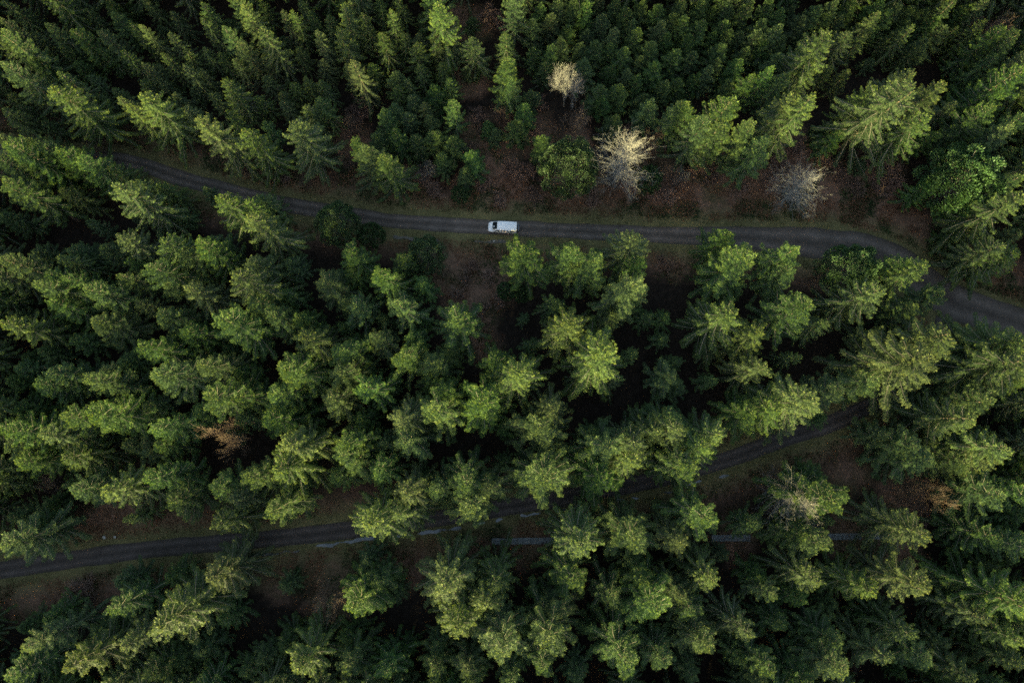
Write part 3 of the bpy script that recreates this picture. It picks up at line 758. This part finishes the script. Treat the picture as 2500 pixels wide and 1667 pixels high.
SIZE = {"s": {1: (2.2, 11), 2: (3.1, 13), 3: (4.2, 17), 4: (5.2, 20), 5: (6.4, 23)},
        "f": {1: (2.0, 11), 2: (3.0, 14), 3: (4.0, 17.5), 4: (5.0, 20), 5: (5.6, 22)},
        "y": {1: (1.9, 6), 2: (2.5, 8.2), 3: (3.0, 10)},
        "g": {1: (1.7, 3.6), 2: (2.4, 6), 3: (3.5, 9), 4: (4.6, 15), 5: (6.6, 17)},
        "w": {1: (2.2, 6), 2: (3, 10), 3: (4.6, 15), 4: (6.4, 14), 5: (7.4, 21), 6: (5.6, 21)},
        "b": {1: (1.5, 4.5), 2: (2.4, 7.5), 3: (3.0, 10), 4: (3.8, 13), 5: (4.2, 15), 6: (4.0, 18)},
        "r": {2: (1.8, 2.2), 3: (2.2, 2.8), 4: (2.8, 3.8), 5: (3.3, 4.6)}}

TREES = []          # (kind, x, y, radius, height, lit, dark)
def read_tiles(T):
    for (r, c), txt in T.items():
        ox, oy = (0, 825, 1650)[c], (0, 550, 1107)[r]
        for tok in txt.split():
            a, b, k = tok.split(",")
            px, py = ox + float(a) / 2.767, oy + float(b) / 2.767
            kind, size = k[0], int(k[1])
            rad, h = SIZE[kind][size]
            lit, dark = "l" in k, "d" in k
            if lit and kind in "sfy": h += 2.4
            elif not dark and kind == "f" and r > 0: h -= 1.4
            if dark and kind in "sf": h -= 6.3; rad *= 0.8
            if r == 0 and kind == "s" and size <= 3: rad *= 0.80; h *= 0.88 if lit else 0.74
            elif r > 0 and kind in "sf" and not dark: rad *= 1.10
            h *= random.uniform(0.97, 1.03); rad *= random.uniform(0.93, 1.08)
            x, y = at(px, py, h * 0.97)
            TREES.append((kind, x, y, rad, h, lit, dark))
read_tiles(TILES)
read_tiles(BARES)

def thin(trees):
    """Nobody grows on the road; two stems keep a metre apart."""
    out = []
    XY = np.array([(t[1], t[2]) for t in trees])
    D = road_dist(XY[:, 0], XY[:, 1])
    for t, d in zip(trees, D):
        kind, x, y, rad, h, lit, dark = t
        if d < 1.0:
            S = np.vstack([UPC, LOC]); i = np.argmin((S[:, 0] - x) ** 2 + (S[:, 1] - y) ** 2)
            v = np.array([x, y]) - S[i, :2]; n = np.linalg.norm(v)
            if n < 0.6: v = np.array([0, -1.0]); n = 1.0
            x, y = S[i, :2] + v / n * (S[i, 2] / 2 + 1.1)
        if kind in "sf" and not dark and x > -25 and d < 9 and np.min(np.hypot(LOC[:, 0] - x, LOC[:, 1] - y)) < 10: rad *= 1.16
        if any((o[1] - x) ** 2 + (o[2] - y) ** 2 < 0.9 ** 2 for o in out): continue
        out.append((kind, x, y, rad, h, lit, dark))
    return out
TREES = thin(TREES)

OPW = np.array([(*at(a, b), c) for a, b, c in OPEN])

# ring of wood just beyond and between: bases inside the picture become trees of their own, the rest one mass
RING = []
XY = np.array([(t[1], t[2], t[3]) for t in TREES])
cand = []
for gx_ in np.arange(-175, 176, 4.6):
    for gy_ in np.arange(-135, 150, 4.6):
        cand.append((gx_ + rng.uniform(-1.7, 1.7), gy_ + rng.uniform(-1.7, 1.7)))
cand = np.array(cand)
rdc = road_dist(cand[:, 0], cand[:, 1])
fill = []
for (x, y), d in zip(cand, rdc):
    if d < 3.2: continue
    h = random.uniform(18, 25); top = y > 60
    bx, by = pix(x, y, 0); tx, ty = pix(x, y, h)
    inside = -10 < bx < 2510 and -10 < by < 1677
    tin = -30 < tx < 2530 and -30 < ty < 1697
    if inside or tin:
        if d < 4.5 or ((OPW[:, 0] - x) ** 2 + (OPW[:, 1] - y) ** 2 < OPW[:, 2] ** 2).any(): continue
        dd = np.min(np.hypot(XY[:, 0] - x, XY[:, 1] - y))
        if tin:
            if dd < 5.2: continue
            RING.append((x, y, random.uniform(7, 9) if (x > -5 and y > 55) else random.uniform(9, 13)))
        elif dd > 3.0:
            RING.append((x, y, h * 0.88))
    elif -150 < x < 150 and -125 < y < 125 and (y < -40 or random.random() < 0.85):
        RING.append((x, y, h * 0.88))

# ------------------------------------------------------------------ labels that single each tree out
VAN_PX = (1232, 553)
MARKS = [("the white van", 1232, 553), ("the outer road bend", 2230, 610), ("the tall pale leafless tree", 1541, 350), ("the orange-tipped pale tree", 1389, 172),
         ("the leafless tree among firs", 517, 1067), ("the yellow-tipped grey tree", 1986, 1234), ("the spreading pale leafless tree", 1983, 430),
         ("the inner-bend domed evergreen", 2116, 636), ("the outer-bend domed evergreen", 2412, 408), ("the star-shaped bright spruce", 584, 672),
         ("the brightest upper spruce", 865, 155), ("the big drooping upper spruce", 1074, 7), ("the pale boulders", 268, 1310), ("the sunlit corner tree", 2478, 25),
         ("the big fir by the road", 33, 358), ("the long-branched lower spruce", 383, 1521), ("the yellow-edged lower spruce", 1125, 1537),
         ("the concrete path's open stretch", 2105, 1306), ("the van-side evergreen", 1396, 375), ("the big star fir", 1114, 777)]
WORD = {"s": "feathery spruce", "f": "clumpy fir", "y": "young spruce", "g": "round evergreen", "w": "pale bare tree", "b": "brown bare tree", "r": "reddish shrub"}
used = set()
NUMS = "zero one two three four five six seven eight nine ten eleven twelve thirteen fourteen fifteen".split()
def num(v):
    v = round(v * 2) / 2
    w = NUMS[int(v)]
    if v == 0.5: return "half"
    return w if v == int(v) else w + "-and-a-half"
def label_for(kind, px, py, rad, h, lit, dark):
    """How it looks, then how many van lengths from which landmark and in which direction of the clock (twelve is up)."""
    if kind in "sfy": look = "sunlit" if lit else ("shaded" if dark else "dull")
    elif kind == "g": look = "broad" if rad > 3 else "small"
    else: look = "tall" if h > 12 else ("small" if h < 6 else "mid-sized")
    order = sorted(MARKS, key=lambda m: (m[1] - px) ** 2 + (m[2] - py) ** 2)
    s = None
    for name, mx, my in order[:9]:
        dx, dy = (px - mx) / 65.0, (py - my) / 65.0
        r = math.hypot(dx, dy)
        if r < 0.6 or r > 13: continue
        c = round((math.degrees(math.atan2(dx, -dy)) % 360) / 30) or 12
        u = "van length" if r < 0.75 else "van lengths"
        s = f"{look} {WORD[kind]} {num(r)} {u} from {name} towards {NUMS[c]} o'clock"
        if s not in used: break
    used.add(s)
    return s

GROUP = {"s": "spruces of the forest", "f": "firs of the forest", "y": "young spruces of the plantation", "g": "round dark evergreens",
         "w": "pale leafless trees", "b": "brown leafless trees", "r": "reddish leafless shrubs"}
NAME = {"s": "spruce_tree", "f": "fir_tree", "y": "young_spruce_tree", "g": "evergreen_tree", "w": "leafless_tree", "b": "leafless_tree", "r": "leafless_shrub"}
CAT = {"s": "tree", "f": "tree", "y": "tree", "g": "tree", "w": "tree", "b": "tree", "r": "shrub"}

def own_label(kind, px, py):
    """A few trees that anyone can point to carry a description of their own."""
    own = [("w", 1541, 350, "tall pale leafless tree with a sunlit crown beside the road's north verge"),
           ("w", 1389, 172, "pale leafless tree with orange-lit top twigs at the young plantation's edge"),
           ("w", 1983, 430, "pale spreading leafless tree on the red-brown bank before the road bend"),
           ("w", 1986, 1234, "dense grey leafless tree with a yellow sunlit tip below the lower track"),
           ("b", 517, 1067, "brown leafless tree with orange twig tips surrounded by firs above the lower track"),
           ("b", 2478, 25, "brown leafless tree lit by the sun in the upper corner"),
           ("g", 1396, 375, "broad round dark evergreen standing above the road between the van and the tall pale tree"),
           ("g", 2412, 408, "broad domed evergreen standing beyond the outer road bend"),
           ("g", 2116, 636, "broad domed evergreen on the inside of the road bend"),
           ("s", 584, 672, "bright yellow-green star-shaped spruce, alone beside greyer trees"),
           ("s", 865, 155, "brightest yellow star-shaped spruce of the upper stand, alone at a dark gap"),
           ("f", 33, 358, "big sunlit fir by the upper road's far end at the picture's edge"),
           ("s", 383, 1521, "long-branched sunlit spruce with drooping arms below the lower track's far end"),
           ("s", 1125, 1537, "wide spruce with a bright yellow-green lower edge, by the bottom edge"),
           ("f", 1114, 777, "big dull star-shaped fir beside the dark clearing below the van"),
           ("s", 1074, 7, "large dark spruce with drooping branches at the top edge beside the dark gap")]
    for k, x, y, s in own:
        if k == kind and abs(x - px) < 22 and abs(y - py) < 26 and s not in used:
            used.add(s); return s

def place(kind, x, y, rad, h, lit, dark):
    lib = PROTO.get(kind) or BARE["l" if kind == "w" and rad > 5.2 else kind]
    h0, r0, crown, trunk = random.choice(lib)
    gz = float(ground_z(np.array([x]), np.array([y]))[0])
    e = bpy.data.objects.new(NAME[kind], None)
    COL.objects.link(e)
    e.empty_display_size = 0.5
    e.location = (x, y, gz - 0.05)
    e.rotation_euler = (random.gauss(0, 0.012), random.gauss(0, 0.012), random.uniform(0, 6.283))
    e.scale = (rad / r0, rad / r0, h / h0)
    tp = pix(x, y, gz + h * 0.96)
    tag(e, own_label(kind, *tp) or label_for(kind, tp[0], tp[1], rad, h, lit, dark), CAT[kind], GROUP[kind])
    link("trunk", trunk, e)
    link("branches" if kind in "wbr" else "crown", crown, e)
    return e
for t in TREES:
    place(*t)


# ------------------------------------------------------------------ the wood that goes on outside the picture: one mass
def surrounding_forest():
    n = len(RING)
    P = np.array([(x, y, 0.0) for x, y, h in RING])
    me = bpy.data.meshes.new("surrounding_forest")
    me.vertices.add(n); me.vertices.foreach_set("co", P.astype(np.float32).ravel())
    for nm, arr in (("grow", [h / 21.0 for *_, h in RING]), ("turn", rng.uniform(0, 6.28, n)), ("which", rng.integers(0, 4, n))):
        a = me.attributes.new(nm, 'FLOAT', 'POINT'); a.data.foreach_set("value", np.asarray(arr, dtype=np.float32))
    o = link("surrounding_forest", me)
    tag(o, "dense conifer forest continuing beyond the picture's edges", "forest", kind="stuff")
    ng = bpy.data.node_groups.new("forest_mass", 'GeometryNodeTree')
    ng.interface.new_socket("Geometry", in_out='INPUT', socket_type='NodeSocketGeometry')
    ng.interface.new_socket("Geometry", in_out='OUTPUT', socket_type='NodeSocketGeometry')
    N, L_ = ng.nodes, ng.links
    gi, go = N.new("NodeGroupInput"), N.new("NodeGroupOutput")
    jn = N.new("GeometryNodeJoinGeometry")
    def named(nm):
        a = N.new("GeometryNodeInputNamedAttribute"); a.data_type = 'FLOAT'; a.inputs["Name"].default_value = nm
        return a.outputs["Attribute"]
    mp = N.new("GeometryNodeMeshToPoints"); L_.new(gi.outputs[0], mp.inputs["Mesh"])
    cr = [ob for ob in COL.objects if ob.name.startswith("crown") and ob.data in [p[2] for p in PROTO["s"][:2] + PROTO["f"][:2]]]
    seen = {}
    for ob in cr: seen.setdefault(ob.data.name, ob)
    for k, ob in enumerate(seen.values()):
        oi = N.new("GeometryNodeObjectInfo"); oi.inputs["Object"].default_value = ob
        oi.inputs["As Instance"].default_value = True; oi.transform_space = 'ORIGINAL'
        cp = N.new("FunctionNodeCompare"); cp.data_type = 'FLOAT'; cp.operation = 'EQUAL'
        L_.new(named("which"), cp.inputs[0]); cp.inputs[1].default_value = float(k); cp.inputs["Epsilon"].default_value = 0.2
        ip = N.new("GeometryNodeInstanceOnPoints")
        L_.new(mp.outputs[0], ip.inputs["Points"]); L_.new(cp.outputs[0], ip.inputs["Selection"]); L_.new(oi.outputs["Geometry"], ip.inputs["Instance"])
        cx = N.new("ShaderNodeCombineXYZ"); L_.new(named("turn"), cx.inputs[2]); L_.new(cx.outputs[0], ip.inputs["Rotation"])
        L_.new(named("grow"), ip.inputs["Scale"])
        L_.new(ip.outputs[0], jn.inputs[0])
    L_.new(jn.outputs[0], go.inputs[0])
    md = o.modifiers.new("forest", 'NODES'); md.node_group = ng
surrounding_forest()

# ------------------------------------------------------------------ ground cover
OPZ = OPW
def scatter(name, label, cat, pts, mat, blades, L, W, up, seed, jit=0.3):
    """Clumps of thin blades or fronds standing on the ground: one uncountable mass."""
    g = np.random.default_rng(seed)
    P = np.repeat(pts, blades, 0)
    n = len(P)
    P = P + np.stack([g.normal(0, jit, n), g.normal(0, jit, n), np.zeros(n)], 1)
    P[:, 2] = ground_z(P[:, 0], P[:, 1]) - 0.03
    d = unit(np.stack([g.normal(0, 1, n), g.normal(0, 1, n), g.uniform(up[0], up[1], n)], 1))
    side = unit(np.cross(d, g.normal(0, 1, (n, 3))))
    Q = Quads()
    big = 0.35 + 0.45 * vnoise(P[:, 0], P[:, 1], 3.0, 6)
    Q.strips(P, d, side, L * g.uniform(0.5, 1.25, n), W * g.uniform(0.6, 1.3, n), np.clip(big - 0.1 + g.normal(0, 0.2, n), 0, 1))
    return tag(link(name, Q.mesh(name, [mat])), label, cat, kind="stuff")

def along(C, N, lo, hi, n, g, side):
    i = g.integers(0, len(C), n)
    off = C[i, 2] / 2 + g.uniform(lo, hi, n)
    p = C[i, :2] + N[i] * (off * side)[:, None] + g.normal(0, 0.3, (n, 2))
    return np.concatenate([p, np.zeros((n, 1))], 1)
g = np.random.default_rng(33)
def keep(p, dmin, ns, th, o):
    d = road_dist(p[:, 0], p[:, 1])
    return p[(d > dmin) & (vnoise(p[:, 0], p[:, 1], ns, o) > th)]
ver = np.vstack([along(UPC, UPN, -0.2, 3.0, 8500, g, 1), along(UPC, UPN, -0.2, 2.2, 6500, g, -1), along(LOC, LON, -0.25, 2.0, 6000, g, 1), along(LOC, LON, -0.25, 1.6, 5500, g, -1)])
ver = keep(ver, -0.22, 2.2, 0.34, 7)
scatter("verge_grass", "short olive winter grass along the road verges", "grass", ver, M["grassb"], 6, 0.24, 0.045, (0.4, 1.3), 41)
op = []
for x, y, r in OPW:
    n = int(r * r * 9)
    a, q = g.uniform(0, 6.28, n), np.sqrt(g.random(n)) * r * 1.1
    op.append(np.stack([x + np.cos(a) * q, y + np.sin(a) * q, np.zeros(n)], 1))
op = np.vstack(op + [along(UPC, UPN, 1.6, 8.0, 9500, g, 1), along(UPC, UPN, 2.0, 5.0, 2600, g, -1), along(LOC, LON, 1.6, 4.5, 2000, g, 1), along(LOC, LON, 1.6, 4.5, 2000, g, -1)])
scatter("dead_bracken", "collapsed reddish brown bracken on the open ground beside the roads", "bracken", keep(op, 1.2, 2.6, 0.44, 8), M["bracken"], 8, 0.42, 0.085, (0.15, 0.9), 42)
scatter("bramble_undergrowth", "low dark green brambles on the open forest floor", "brambles", keep(op, 1.4, 3.4, 0.57, 9), M["bramble"], 11, 0.24, 0.13, (0.3, 1.2), 43)

# ------------------------------------------------------------------ roadside ditches with standing water
def ditch(name, label, pts, w, mat, seed, gap=0.40):
    C = catmull([(a, b, w) for a, b in pts], 0.25)
    N = normals2(C); n = len(C)
    s = np.arange(n) * 0.25
    half = 0.5 * w * np.clip((vnoise(s, s * 0, 1.5, seed) - gap) * 2.6 + 0.5 * (vnoise(s, s * 0, 0.5, seed + 1) - 0.5), 0, 1.2)
    shift = (vnoise(s, s * 0, 1.2, seed + 2) - 0.5) * 0.5
    V, Fq = [], []
    for i in range(n):
        c = C[i, :2] + N[i] * shift[i]
        l, r = c + N[i] * half[i], c - N[i] * half[i]
        V += [(l[0], l[1], 0.012), (r[0], r[1], 0.012)]
        if i and half[i] > 0.02 and half[i - 1] > 0.02: Fq.append((2 * i - 1, 2 * i - 2, 2 * i, 2 * i + 1)[::-1] if False else (2 * i - 2, 2 * i - 1, 2 * i + 1, 2 * i))
    me = mesh_np(name, V, [np.array(Fq)], [mat], smooth=True)
    return tag(link(name, me), label, kind="structure")
ditch("ditch_water", "pale glints of standing water in the ditch below the lower track", [(560, 1362), (700, 1347), (790, 1332), (870, 1318), (960, 1308), (1065, 1296), (1200, 1272), (1323, 1251), (1420, 1236), (1560, 1213),
       (1640, 1199), (1690, 1181), (1724, 1172), (1780, 1160)], 0.55, M["water"], 11, 0.30)
ditch("ditch_mud", "pale muddy ditch south of the road left of the van", [(950, 577), (985, 580), (1010, 584), (1040, 583), (1070, 586), (1100, 590), (1150, 590), (1205, 589), (1260, 592)], 0.6, M["mud"], 21, 0.42)

# ------------------------------------------------------------------ concrete slab path through the lower wood
def slab_path():
    a, b = Vector((*at(1200, 1321), 0)), Vector((*at(2260, 1306), 0))
    L_ = (b - a).length; u = (b - a).normalized(); v = Vector((-u.y, u.x, 0))
    root = bpy.data.objects.new("concrete_path", None); COL.objects.link(root)
    root.location = (*a.xy, 0); root.rotation_euler = (0, 0, math.atan2(u.y, u.x))
    tag(root, "straight grey concrete slab path half hidden under the trees below the lower track", "path")
    sl, w, th = 2.4, 1.15, 0.14
    hx, hy = sl / 2 - 0.02, w / 2
    bv = 0.02
    V = [(-hx, -hy, -th), (hx, -hy, -th), (hx, hy, -th), (-hx, hy, -th), (-hx, -hy, -bv), (hx, -hy, -bv), (hx, hy, -bv), (-hx, hy, -bv),
         (-hx + bv, -hy + bv, 0), (hx - bv, -hy + bv, 0), (hx - bv, hy - bv, 0), (-hx + bv, hy - bv, 0)]
    Fq = [(0, 3, 2, 1)] + [(k, (k + 1) % 4, 4 + (k + 1) % 4, 4 + k) for k in range(4)] + [(4 + k, 4 + (k + 1) % 4, 8 + (k + 1) % 4, 8 + k) for k in range(4)] + [(8, 9, 10, 11)]
    me = mesh_np("slab", V, [np.array(Fq)], [M["slab"]])
    n = int(L_ / sl)
    for i in range(n):
        xs = pix(*(a + u * sl * (i + 0.5)).xy, 0)[0]
        if 1345 < xs < 1735 or 1840 < xs < 2030 or xs > 2190: continue      # sunk under moss and needles
        o = link("slab", me, root)
        o.location = (sl * (i + 0.5), random.uniform(-0.02, 0.02), 0.16 + random.uniform(-0.012, 0.012) )
        o.rotation_euler = (random.gauss(0, 0.006), random.gauss(0, 0.004), random.gauss(0, 0.006))
slab_path()

# pale boulders by the lower track
def boulder(px, py, r, label):
    g = np.random.default_rng(int(px))
    V, Fq = [], []
    nu, nv = 10, 6
    for j in range(nv + 1):
        for i in range(nu):
            th, ph = math.pi * j / nv, 6.2832 * i / nu
            k = r * (0.8 + 0.4 * vnoise(np.array([math.cos(ph) * math.sin(th) * 2 + px]), np.array([math.sin(ph) * math.sin(th) * 2 + math.cos(th)]), 0.9, 3)[0])
            V.append((k * 1.3 * math.sin(th) * math.cos(ph), k * math.sin(th) * math.sin(ph), k * 0.7 * math.cos(th)))
    for j in range(nv):
        for i in range(nu):
            Fq.append((j * nu + i, (j + 1) * nu + i, (j + 1) * nu + (i + 1) % nu, j * nu + (i + 1) % nu))
    x, y = at(px, py)
    o = link("boulder", mesh_np("boulder", V, [np.array(Fq)], [M["stone"]], smooth=True))
    o.location = (x, y, float(ground_z(np.array([x]), np.array([y]))[0]) + r * 0.25)
    o.rotation_euler = (0, 0, random.uniform(0, 3))
    tag(o, label, "boulder", "pale boulders on the verge")
boulder(255, 1311, 0.28, "larger pale boulder above the lower track, nearer the left edge")
boulder(281, 1310, 0.22, "smaller pale boulder above the lower track, just right of its neighbour")
boulder(1206, 589, 0.16, "flat pale stone on the ditch bank just below the white van")

# ------------------------------------------------------------------ the white van
def van():
    import bmesh
    W_ = simple_mat("white_van_paint", (0.86, 0.85, 0.83), 0.32, 0.0, 0.5, 0.02, 1.5)
    BLK = simple_mat("black_plastic", (0.02, 0.021, 0.023), 0.6)
    GLS = simple_mat("dark_glass", (0.012, 0.016, 0.020), 0.08, 0.0, 0.9)
    TYR = simple_mat("tyre_rubber", (0.018, 0.018, 0.018), 0.85)
    RIM = simple_mat("wheel_steel", (0.35, 0.36, 0.37), 0.4, 0.8)
    LMP = simple_mat("lamp_glass", (0.72, 0.74, 0.76), 0.1, 0.0, 0.9)
    RED = simple_mat("tail_lamp_red", (0.30, 0.012, 0.01), 0.25)
    root = bpy.data.objects.new("van", None); COL.objects.link(root)
    p = at(1227, 555, 0.9); x, y = p
    i = np.argmin((UPC[:, 0] - x) ** 2 + (UPC[:, 1] - y) ** 2)
    d = UPC[min(i + 8, len(UPC) - 1), :2] - UPC[i - 8, :2]
    root.location = (x, y, 0.03)
    root.scale = (1.10, 1.06, 1.06)
    root.rotation_euler = (0, 0, math.atan2(d[1], d[0]) + math.pi)       # nose towards the left of the picture
    tag(root, "white panel van driving left along the upper forest road", "van")
    # body: cross-sections along x (nose at +x), each a ring of half-width/height points
    def ring(xp, wl, wm, wr, zb, zm, zr):
        """lower sill, waist and roof half-widths and heights"""
        cr = 0.10
        return [(xp, -wl, zb), (xp, -wm, zb + 0.22), (xp, -wm, zm), (xp, -(wm * 0.45 + wr * 0.55), (zm + zr) / 2 + 0.05), (xp, -wr, zr - cr * 0.7), (xp, -wr + cr, zr - 0.012), (xp, -wr * 0.4, zr + 0.014),
                (xp, wr * 0.4, zr + 0.014), (xp, wr - cr, zr - 0.012), (xp, wr, zr - cr * 0.7), (xp, (wm * 0.45 + wr * 0.55), (zm + zr) / 2 + 0.05), (xp, wm, zm), (xp, wm, zb + 0.22), (xp, wl, zb)]
    S = [ring(-2.50, 0.86, 0.90, 0.76, 0.42, 1.08, 1.92), ring(-2.44, 0.90, 0.955, 0.80, 0.34, 1.10, 1.965), ring(-1.6, 0.91, 0.97, 0.81, 0.30, 1.10, 1.985),
         ring(-0.4, 0.91, 0.97, 0.81, 0.30, 1.10, 1.985), ring(0.55, 0.91, 0.97, 0.80, 0.30, 1.10, 1.975), ring(0.95, 0.91, 0.965, 0.77, 0.30, 1.10, 1.90),
         ring(1.72, 0.90, 0.955, 0.70, 0.30, 1.04, 1.24), ring(1.86, 0.89, 0.945, 0.66, 0.30, 1.00, 1.12), ring(2.25, 0.84, 0.88, 0.56, 0.32, 0.86, 0.97), ring(2.47, 0.70, 0.74, 0.44, 0.36, 0.70, 0.80), ring(2.55, 0.58, 0.62, 0.36, 0.42, 0.62, 0.68)]
    k = len(S[0])
    V = [v for r in S for v in r]
    Fq = [(j * k + i, j * k + (i + 1) % k, (j + 1) * k + (i + 1) % k, (j + 1) * k + i) for j in range(len(S) - 1) for i in range(k)]
    me = bpy.data.meshes.new("body")
    me.from_pydata(V, [], Fq + [tuple(range(k)), tuple(reversed(range((len(S) - 1) * k, len(S) * k)))])
    me.materials.append(W_)
    bm = bmesh.new(); bm.from_mesh(me); bmesh.ops.recalc_face_normals(bm, faces=bm.faces); bm.to_mesh(me); bm.free()
    for pl in me.polygons: pl.use_smooth = True
    body = link("body", me, root)
    md = body.modifiers.new("edge", 'EDGE_SPLIT'); md.split_angle = R(38)
    def plate(name, pts, mat, th=0.018, parent=root):
        """Panel given by its outer corners, thickened inwards along its normal."""
        pts = [Vector(q) for q in pts]
        nrm = Vector((0, 0, 0))
        for a in range(len(pts)):
            nrm += pts[a].cross(pts[(a + 1) % len(pts)])
        nrm.normalize()
        m_ = len(pts)
        Vv = [tuple(q + nrm * 0.010) for q in pts] + [tuple(q - nrm * th) for q in pts]
        me = bpy.data.meshes.new(name)
        me.from_pydata(Vv, [], [tuple(range(m_)), tuple(reversed(range(m_, 2 * m_)))] + [(a + m_, (a + 1) % m_ + m_, (a + 1) % m_, a) for a in range(m_)])
        me.materials.append(mat)
        return link(name, me, parent)
    def box(name, c, sx, sy, sz, mat, parent=root, bev=0.02):
        bm = bmesh.new(); bmesh.ops.create_cube(bm, size=1.0)
        bmesh.ops.scale(bm, vec=(sx, sy, sz), verts=bm.verts)
        bmesh.ops.bevel(bm, geom=bm.edges[:], offset=bev, segments=2, affect='EDGES')
        me = bpy.data.meshes.new(name); bm.to_mesh(me); bm.free(); me.materials.append(mat)
        o = link(name, me, parent); o.location = c
        return o
    # windscreen between roof edge (x .95, z 1.9) and scuttle (x 1.72, z 1.24)
    ws = plate("windscreen", [(0.93, -0.66, 1.925), (1.70, -0.74, 1.262), (1.76, -0.40, 1.262), (1.76, 0.40, 1.262), (1.70, 0.74, 1.262), (0.93, 0.66, 1.925)], GLS)
    box("paper", (1.50, 0.12, 1.51), 0.20, 0.26, 0.008, W_, ws, 0.003).rotation_euler = (0, 0.7, 0.2)
    for sg in (-1, 1):
        def side(xa, xb, z0, z1, name, mat=GLS):
            wa = lambda z: 0.97 + (0.82 - 0.97) * (z - 1.10) / 0.80
            q = [(xa, sg * (wa(z0) + 0.004), z0), (xb, sg * (wa(z0) + 0.004), z0), (xb - 0.04 if xb < 0.9 else xb - 0.42, sg * (wa(z1) + 0.004), z1), (xa + 0.04, sg * (wa(z1) + 0.004), z1)]
            return plate(name, q if sg < 0 else q[::-1], mat)
        side(0.42, 1.46, 1.16, 1.62, "door_window")
        side(-0.62, 0.22, 1.20, 1.62, "side_window")
        side(-1.10, -0.80, 1.20, 1.60, "side_window")
        side(-2.20, -1.35, 1.18, 1.64, "rear_side_window")
        box("mirror", (1.38, sg * 1.08, 1.22), 0.14, 0.22, 0.20, BLK, root, 0.04)
        box("headlight", (2.27, sg * 0.70, 0.80), 0.30, 0.20, 0.16, LMP, root, 0.05)
        box("tail_light", (-2.50, sg * 0.82, 1.15), 0.05, 0.12, 0.45, RED, root, 0.015)
        box("sill_trim", (-0.1, sg * 0.945, 0.36), 2.3, 0.05, 0.10, BLK, root, 0.015)
        box("door_handle", (0.50, sg * 0.985, 1.02), 0.16, 0.03, 0.035, BLK, root, 0.008)
        for xw in (1.62, -1.52):
            bm = bmesh.new()
            bmesh.ops.create_cone(bm, cap_ends=True, segments=28, radius1=0.335, radius2=0.335, depth=0.22)
            bmesh.ops.bevel(bm, geom=[e for e in bm.edges if e.calc_face_angle(0) > 1.0], offset=0.035, segments=2, affect='EDGES')
            me = bpy.data.meshes.new("wheel"); bm.to_mesh(me); bm.free(); me.materials.append(TYR)
            w = link("wheel", me, root); w.location = (xw, sg * 0.875, 0.335); w.rotation_euler = (math.pi / 2, 0, 0)
            bm = bmesh.new(); bmesh.ops.create_cone(bm, cap_ends=True, segments=24, radius1=0.21, radius2=0.19, depth=0.03)
            me = bpy.data.meshes.new("rim"); bm.to_mesh(me); bm.free(); me.materials.append(RIM)
            r_ = link("rim", me, w); r_.location = (0, 0, -sg * 0.118)
    box("front_bumper", (2.42, 0, 0.44), 0.26, 1.36, 0.22, BLK, root, 0.07)
    box("grille", (2.50, 0, 0.66), 0.12, 0.62, 0.09, BLK, root, 0.02)
    box("rear_bumper", (-2.54, 0, 0.46), 0.16, 1.70, 0.20, BLK, root, 0.05)
    plate("rear_window", [(-2.505, 0.62, 1.22), (-2.505, -0.62, 1.22), (-2.495, -0.58, 1.74), (-2.495, 0.58, 1.74)], GLS)
    for yy in (-0.5, -0.25, 0, 0.25, 0.5):
        box("roof_rib", (-0.85, yy, 1.997), 2.7, 0.06, 0.016, W_, root, 0.006)
    # dark rear carrier with a cross bar
    cr = box("rear_carrier", (-2.82, 0, 0.95), 0.34, 1.30, 0.55, BLK, root, 0.06)
    box("carrier_bar", (0.0, 0, 0.33), 0.05, 1.45, 0.05, RIM, cr, 0.015)
    box("number_plate", (-0.175, 0, -0.05), 0.014, 0.5, 0.11, W_, cr, 0.004)
van()
